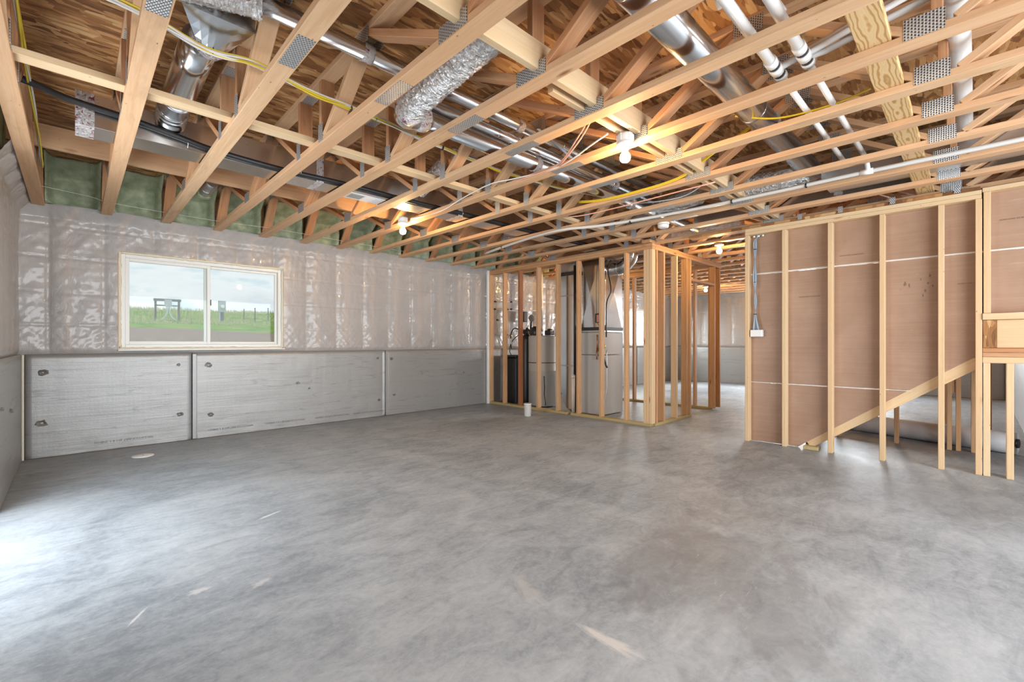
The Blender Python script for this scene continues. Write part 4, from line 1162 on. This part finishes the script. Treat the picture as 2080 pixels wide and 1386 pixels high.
tube('pipe', [(1.0, 5.36, 2.74), (.99, 5.72, 2.72)], .055, 'galvanised_dull', s2, 18)
tube('bead', [(.993, 5.58, 2.728), (.993, 5.592, 2.727)], .059, 'galvanised', s2, 18)
box('strap', .98, 1.30, 5.37, 5.41, 2.74, 2.745, 'strap_steel', s2, .001)
box('foam_collar', .93, 1.05, 5.70, 5.80, 2.66, 2.78, 'spray_foam', s2, .02)

# rectangular duct along a truss bay near the stair wall
r2 = thing('duct_trunk', 'flat rectangular duct running along the bay beside the stair wall', 'duct', (4.87, 1.0, 2.5))
box('duct_section', 4.68, 5.03, -1.2, .95, 2.505, 2.60, 'galvanised_dull', r2, .003)
box('duct_section', 5.18, 5.40, -1.2, 2.30, 2.50, 2.66, 'duct_side', r2, .003)
box('foil_tape', 5.178, 5.402, .88, .95, 2.498, 2.662, 'foil_tape', r2, .001)
# long run further along
r3 = thing('duct_trunk', 'rectangular duct over the mechanical corner heading into the far room', 'duct', (7, 3.5, 2.5))
box('duct_section', 5.68, 6.05, 3.15, 3.60, 2.485, 2.70, 'duct_side', r3, .003)

# ------------------------------------------------------------------ pipes
tag(tube('drain_pipe', [(1.2, .066, 2.655), (5.9, .066, 2.655)], .047, 'white_pvc', None, 20), 'thick white drain pipe passing over the bottom chords at the right', 'pipe')
lathe('pipe_hub', [(.056, -.04), (.060, -.03), (.060, .03), (.056, .04)], (2.80, .066, 2.655), 'white_pvc', D.objects['drain_pipe'].children and None or D.objects['drain_pipe'], 22, 'X')
def vent_pair(label, y, fx0):
    t = thing('vent_line', label, 'pipe', (2, y, 2.53))
    tube('pipe', [(1.3, y, 2.53), (fx0, y, 2.53)], .0235, 'white_pvc', t, 14)
    for k, (a, b, r, m_) in enumerate(((0, .05, .030, 'white_pvc'), (.05, .075, .027, 'black_rubber'), (.075, .135, .031, 'white_pvc'), (.135, .165, .027, 'black_rubber'), (.165, .20, .031, 'white_pvc'))):
        tube('coupling' if m_ == 'white_pvc' else 'rubber_band', [(fx0 + a, y, 2.53), (fx0 + b, y, 2.53)], r, m_, t, 14)
    tube('pipe', [(fx0 + .2, y, 2.53), (4.30, y, 2.53)], .0165, 'white_pvc', t, 12)
    return t
v1 = vent_pair('left one of the two thin white pipes with banded couplings', .722, 2.49)
v2 = vent_pair('right one of the two thin white pipes with banded couplings', .592, 2.46)
tube('branch', [(2.60, .722, 2.53), (2.62, .66, 2.555), (2.63, .30, 2.64), (2.64, -.6, 2.78)], .018, 'white_pvc', v1, 12)
tube('branch', [(2.57, .592, 2.53), (2.60, .53, 2.56), (2.60, .20, 2.63), (2.58, -.6, 2.76)], .015, 'white_pvc', v2, 12)
tube('branch', [(2.60, .592, 2.53), (2.66, .52, 2.56), (2.68, .20, 2.62), (2.70, -.6, 2.74)], .015, 'white_pvc', v2, 12)
tube('elbow', [(4.28, .592, 2.53), (4.36, .592, 2.52), (4.41, .592, 2.49), (4.43, .592, 2.47)], .0165, 'white_pvc', v2, 12, 4)
tag(tube('riser_tube', [(1.98, .86, 2.88), (2.02, .83, 2.75), (2.05, .79, 2.60)], .012, 'white_pvc', None, 10, 4), 'thin white tube coming down through the deck beside the left vent pipe', 'pipe')
tag(tube('riser_tube', [(2.22, .70, 2.88), (2.22, .67, 2.75), (2.28, .60, 2.60)], .012, 'white_pvc', None, 10, 4), 'thin white tube coming down through the deck beside the right vent pipe', 'pipe')
plain('milky_pvc', (0.60, 0.59, 0.57), 0.35)
lp = thing('condensate_pipe', 'long thin white pipe strapped under the chords, crossing from mid ceiling to the right edge', 'pipe', (4.43, 2, 2.45))
tube('pipe', [(4.47, -1.0, 2.452), (4.435, .6, 2.452), (4.44, 1.2, 2.45), (4.42, 2.1, 2.448), (4.22, 2.9, 2.425), (4.03, 3.3, 2.418), (4.05, 3.8, 2.42), (4.20, 4.6, 2.418), (4.30, 5.0, 2.42)], .017, 'milky_pvc', lp, 10, 5)
for y, x in ((1.0, 4.437), (1.6, 4.435), (2.6, 4.31), (3.6, 4.035), (4.5, 4.18)):
    tube('pipe_clip', [(x, y, 2.446 if y < 2 else 2.42), (x, y + .012, 2.446 if y < 2 else 2.42)], .0205, 'black_plastic', lp, 10)
tube('tee', [(4.436, .56, 2.452), (4.436, .64, 2.452)], .023, 'white_pvc', lp, 12)

# black corrugated drain hose along the trunk
hs = [(-.40, 3.66, 2.60), (-.19, 3.74, 2.60), (-.03, 3.84, 2.60), (.25, 3.865, 2.585), (.50, 3.86, 2.55), (.75, 3.872, 2.52), (1.2, 3.872, 2.505), (1.7, 3.872, 2.515), (2.4, 3.872, 2.51), (3.2, 3.872, 2.515), (4.2, 3.872, 2.51), (5.4, 3.872, 2.52)]
hp = smooth_path(hs, 40)
ho = tube('drain_hose', hp, .020, 'black_rubber', None, 10, 0, radius=None)
tag(ho, 'black corrugated hose hanging along the side of the duct trunk', 'hose')
for x in (.57, 1.33, 2.3, 3.0): tube('hanger_tie', [(x, 3.872, 2.49), (x, 3.848, 2.51), (x, 3.872, 2.545), (x, 3.89, 2.60)], .002, 'white_plastic', ho, 6)

# ------------------------------------------------------------------ wiring
yc = thing('cable_bundle', 'bundle of yellow and white cables slung across the trusses with black ties', 'cables', (1.5, 2.75, 2.6))
base = [(-.32, 2.72, 2.66), (.13, 2.59, 2.60), (.474, 2.68, 2.585), (.70, 2.67, 2.60), (1.03, 2.73, 2.59), (1.21, 2.75, 2.60), (1.42, 2.74, 2.59), (1.83, 2.81, 2.60), (2.31, 2.84, 2.60), (2.67, 2.86, 2.60), (3.29, 2.79, 2.60), (4.0, 2.62, 2.60)]
for i in range(6):
    ph = i * 1.9
    pts = [(x, y + .010 * math.sin(ph + x * 5.1), z + .010 * math.cos(ph * 1.3 + x * 4.3)) for x, y, z in base]
    tube('cable', pts, .0052, 'white_cable' if i % 2 else 'yellow_cable', yc, 6, 6)
for x in (.50, 1.25, 1.42, 2.0, 2.45):
    y = 2.69 if x < 1 else 2.75 if x < 1.5 else 2.82
    lathe('zip_tie', [(.019, -.003), (.019, .003)], (x, y, 2.595), 'black_plastic', yc, 10, 'X')
y2 = thing('cable_bundle', 'yellow and white cables running up the side of the leftmost truss', 'cables', (-.19, 3.5, 2.6))
for i in range(3):
    pts = [(-.185 + .006 * math.sin(i * 2 + y * 3), y, z + i * .011) for y, z in ((2.5, 2.62), (2.9, 2.60), (3.3, 2.58), (3.7, 2.59), (4.12, 2.58), (4.6, 2.57), (4.95, 2.53), (5.2, 2.52))]
    tube('cable', pts, .0055, ('yellow_cable', 'white_cable', 'yellow_cable')[i], y2, 6, 5)
y3 = thing('cable', 'yellow cable drooping along a bottom chord between the stair wall and mid ceiling', 'cable', (3.4, 1.5, 2.5))
tube('jacket', [(3.588, 2.75, 2.520), (3.588, 2.50, 2.480), (3.588, 2.156, 2.467), (3.588, 1.73, 2.485), (3.56, 1.50, 2.565), (3.56, 1.40, 2.610), (3.58, 1.15, 2.720)], .0065, 'yellow_cable', y3, 6, 6)
tube('jacket', [(3.588, 2.75, 2.508), (3.588, 2.50, 2.468), (3.588, 2.156, 2.455), (3.588, 1.73, 2.473), (3.56, 1.50, 2.553), (3.56, 1.40, 2.598), (3.58, 1.15, 2.708)], .0065, 'yellow_cable', y3, 6, 6)
y4 = thing('cable', 'yellow cable crossing behind the thin white pipes at the right', 'cable', (3.6, .6, 2.6))
tube('jacket', [(3.10, 1.10, 2.60), (3.148, .865, 2.52), (3.199, .604, 2.52), (3.24, .42, 2.56)], .006, 'yellow_cable', y4, 6, 6)
wc = thing('cable', 'white lamp cable stapled along the truss from the near lamp toward the window', 'cable', (2.56, 3, 2.47))
tube('jacket', [(2.50, 1.68, 2.485), (2.52, 1.80, 2.47), (2.62, 2.20, 2.445), (2.60, 2.65, 2.47), (2.55, 2.9, 2.475), (2.57, 3.33, 2.45), (2.64, 3.76, 2.44), (2.62, 4.28, 2.46)], .0055, 'white_cable', wc, 6, 6)
tube('jacket', [(2.62, 2.2, 2.449), (2.64, 2.65, 2.464), (2.70, 3.2, 2.53), (2.85, 3.9, 2.60)], .0055, 'white_cable', wc, 6, 6)
pc = thing('cable', 'pink pair of cables slanting down to the chord left of the near lamp', 'cable', (2.4, 1.9, 2.5))
tube('jacket', [(2.24, 1.60, 2.53), (2.40, 1.85, 2.48), (2.60, 2.20, 2.452), (2.62, 2.6, 2.455), (2.72, 2.9, 2.50)], .006, 'pink_cable', pc, 6, 6)
tube('jacket', [(2.25, 1.58, 2.53), (2.41, 1.83, 2.475), (2.61, 2.18, 2.443)], .006, 'pink_cable', pc, 6, 6)
p2 = thing('cable', 'pale pink cable stapled along the chord further back', 'cable', (3.8, 2.4, 2.45))
tube('jacket', [(3.74, 3.3, 2.50), (3.76, 2.9, 2.437), (3.79, 2.5, 2.434), (3.79, 2.1, 2.437), (3.78, 1.5, 2.44)], .006, 'pink_cable', p2, 6, 6)
sw2 = thing('cable', 'thin white wire looping toward the smoke detector', 'cable', (4.3, 2.0, 2.5))
tube('jacket', [(3.70, 1.55, 2.55), (3.86, 1.62, 2.49), (3.98, 1.85, 2.455), (3.98, 2.1, 2.46), (4.05, 2.4, 2.52)], .004, 'white_cable', sw2, 6, 6)
sg = thing('string_line', 'thin white string stretched under the first trusses along the window wall', 'string', (.8, 6.0, 2.5))
tube('string', [(-.3, 5.84, 2.53), (.1, 5.90, 2.515), (.29, 5.96, 2.50), (1.12, 6.05, 2.51), (1.8, 6.02, 2.52), (2.7, 6.05, 2.51), (3.6, 6.08, 2.51)], .0022, 'white_cable', sg, 5, 4)

# ------------------------------------------------------------------ lamps and detector
def lamp(x, y, label, ceramic=True):
    t = thing('ceiling_lamp', label, 'lamp', (x, y, ZC), 'bare bulb ceiling lamps')
    if ceramic:
        lathe('mounting_box', [(.050, 0), (.052, -.012), (.052, -.058)], (x, y, 2.478), 'porcelain', t, 28)
        for k in range(6):
            a = k * PI / 3
            box('box_rib', x + .052 * math.cos(a) - .003, x + .052 * math.cos(a) + .003, y + .052 * math.sin(a) - .003, y + .052 * math.sin(a) + .003, 2.43, 2.475, 'white_plastic', t, .0008)
    lathe('lamp_holder', [(.055, .004), (.056, 0), (.055, -.014), (.034, -.022), (.024, -.026), (.022, -.040), (.018, -.046)], (x, y, 2.418), 'porcelain', t, 28)
    lathe('bulb', [(.012, 0), (.014, -.010), (.022, -.020), (.031, -.034), (.034, -.050), (.031, -.066), (.021, -.078), (.004, -.084)], (x, y, 2.378), 'bulb_glow', t, 20)
    return t
lamp(2.58, 1.60, 'bare glowing bulb in a white round holder, nearest lamp, below the deep strongback')
lamp(2.56, 4.345, 'bare glowing bulb over the window wall side, below the duct trunk')
lamp(6.12, 2.375, 'bare glowing bulb just right of the mechanical corner post', False)
lamp(10.5, 4.38, 'bare glowing bulb farthest away, seen through the framed doorway', False)
lamp(6.9, 5.2, 'bare bulb inside the mechanical corner, mostly hidden by the furnace and studs', False)
lamp(9.9, 1.2, 'bare glowing bulb over the far room behind the brown board', False)
sd = thing('smoke_detector', 'round white smoke detector under a chord near the mechanical corner', 'smoke detector', (4.68, 2.40, 2.44))
lathe('base', [(.062, 0), (.064, -.010), (.060, -.018)], (4.66, 2.41, 2.439), 'white_plastic', sd, 28)
lathe('cover', [(.058, 0), (.060, -.014), (.052, -.032), (.036, -.040)], (4.66, 2.41, 2.4195), 'white_plastic', sd, 28)
# truss clips on the beam over the stair wall
for i, y in enumerate((1.30, .95, .55, .12)):
    o = box('joist_clip', 5.474, 5.4765, y - .02, y + .02, 2.412, 2.475, 'nail_plate', None, .0003)
    tag(o, '%s small grey metal clip on the beam above the stair wall, counting from the left' % ORD[i], 'clip', 'metal clips above the stair wall')

# ------------------------------------------------------------------ on the floor
bk = thing('cup', 'white paint-spotted plastic cup standing on the slab before the studs', 'cup', (4.95, 4.765, 0))
lathe('cup_body', [(.050, 0), (.052, .004), (.058, .185), (.060, .19), (.056, .188), (.049, .01)], (4.95, 4.765, 0), 'dirty_cup', bk, 26)
lathe('rim', [(.0605, .180), (.0615, .186), (.0600, .192)], (4.95, 4.765, 0), 'white_plastic', bk, 26)
dc = thing('drain_cover', 'thin pale round cover plate on the slab under the window', 'cover', (.48, 5.72, 0))
lathe('disc', [(.088, 0), (.090, .003), (.086, .007), (.02, .009)], (.48, 5.72, 0.001), 'white_plastic', dc, 30)
lathe('screw', [(.006, 0), (.005, .003)], (.48, 5.72, .0095), 'ink_grey', dc, 10)
for i, (x, y, s, lb) in enumerate(((2.15, .93, .14, 'white plaster smear scraped across the slab in the right foreground'), )):
    pass

# ------------------------------------------------------------------ outside: rising field
def gz(x, y):
    d = y * .79 + x * .10
    prof = [(0, .98), (5, 1.05), (7, 1.10), (11, 1.38), (15, 1.62), (20, 1.98), (25, 2.30), (33, 3.05), (42, 4.10), (50, 4.75), (60, 4.9), (90, 4.2)]
    for (a, za), (b, zb_) in zip(prof[:-1], prof[1:]):
        if d <= b:
            t = (d - a) / (b - a); z = za + (zb_ - za) * t; break
    else: z = 4.0
    return z + .10 * fbm(x * .35, y * .35, 0) * min(1, d / 12) + .03 * fbm(x * 1.9, y * 1.9, 3)
verts, faces = [], []
nx, ny = 90, 110
for j in range(ny + 1):
    y = 6.55 + 95 * (j / ny) ** 1.7
    for i in range(nx + 1):
        x = -18 + 60 * i / nx
        verts.append((x, y, gz(x, y)))
for j in range(ny):
    for i in range(nx):
        q = j * (nx + 1) + i; faces.append((q, q + 1, q + nx + 2, q + nx + 1))
fo = link('ground', mesh('field', verts, faces, 'field', True)); fo['kind'] = 'structure'
# rough grass along the crest and in tufts
gv, gf = [], []
for k in range(2600):
    y = R.uniform(22, 60); x = y * R.uniform(.03, .36)
    z = gz(x, y); hgt = R.uniform(.08, .26) * (1.5 if y > 45 else 1); w = .012 + .0007 * y
    a = R.uniform(0, PI); dx, dy = math.cos(a) * w, math.sin(a) * w; lx, ly = R.uniform(-.08, .08), R.uniform(-.08, .08)
    b = len(gv); gv += [(x - dx, y - dy, z - .03), (x + dx, y + dy, z - .03), (x + lx, y + ly, z + hgt)]; gf.append((b, b + 1, b + 2))
wd = link('weeds', mesh('weeds', gv, gf, 'weed')); tag(wd, 'dry weeds and grass blades scattered over the rising field outside', 'weeds', None, 'stuff')

def onfield(x, y): return gz(x, y) - .05
hf = thing('utility_frame', 'weathered wooden H-frame with a utility box standing in the field', 'frame', (3.7, 31.4, onfield(3.7, 31.4)))
zb = onfield(3.7, 31.4)
for x in (3.18, 4.22): box('post', x - .05, x + .05, 31.35, 31.45, zb, zb + 1.30, 'grey_wood', hf, .01)
box('crossbar', 3.08, 4.32, 31.30, 31.38, zb + 1.17, zb + 1.31, 'grey_wood', hf, .01)
box('crossbar', 3.13, 4.27, 31.30, 31.36, zb + .90, zb + .97, 'grey_wood', hf, .01)
box('utility_box', 3.55, 3.88, 31.16, 31.30, zb + .88, zb + 1.25, 'meter_grey', hf, .02)
for s in (-1, 1):
    tube('conduit', [(3.715 + s * .06, 31.2, zb + .9), (3.715 + s * .06, 31.2, zb + .55), (3.715 + s * .16, 31.15, zb + .30), (3.715 + s * .36, 31.1, zb + .10)], .035, 'meter_grey', hf, 8, 4)
mb = thing('meter_post', 'grey electric meter box on a wooden post out in the field', 'meter', (5.85, 29.2, onfield(5.85, 29.2)))
zb = onfield(5.85, 29.2)
box('post', 5.83, 5.97, 29.25, 29.37, zb, zb + .75, 'grey_wood', mb, .01)
tube('conduit', [(5.76, 29.22, zb), (5.76, 29.22, zb + .7)], .04, 'meter_grey', mb, 10)
box('meter_box', 5.68, 6.04, 29.10, 29.24, zb + .62, zb + 1.25, 'meter_grey', mb, .02)
lathe('meter_dial', [(.10, .0), (.10, -.06), (.07, -.09)], (5.86, 29.10, zb + .92), 'white_plastic', mb, 20, 'Y')
for i, (x, y, hh, lb) in enumerate(((6.78, 28.5, .80, 'first thin metal stake right of the meter post'), (7.20, 28.0, .85, 'second thin metal stake right of the meter post, slightly taller'), (8.6, 30.6, 1.0, 'far short stake on the crest near the right window edge'))):
    zb = onfield(x, y)
    st = thing('fence_stake', lb, 'stake', (x, y, zb))
    box('rod', x - .018, x + .018, y - .018, y + .018, zb, zb + hh, 'black_plastic', st, .003)
    box('cap', x - .03, x + .03, y - .03, y + .03, zb + hh, zb + hh + .05, 'control_red' if i == 0 else 'black_plastic', st, .005)
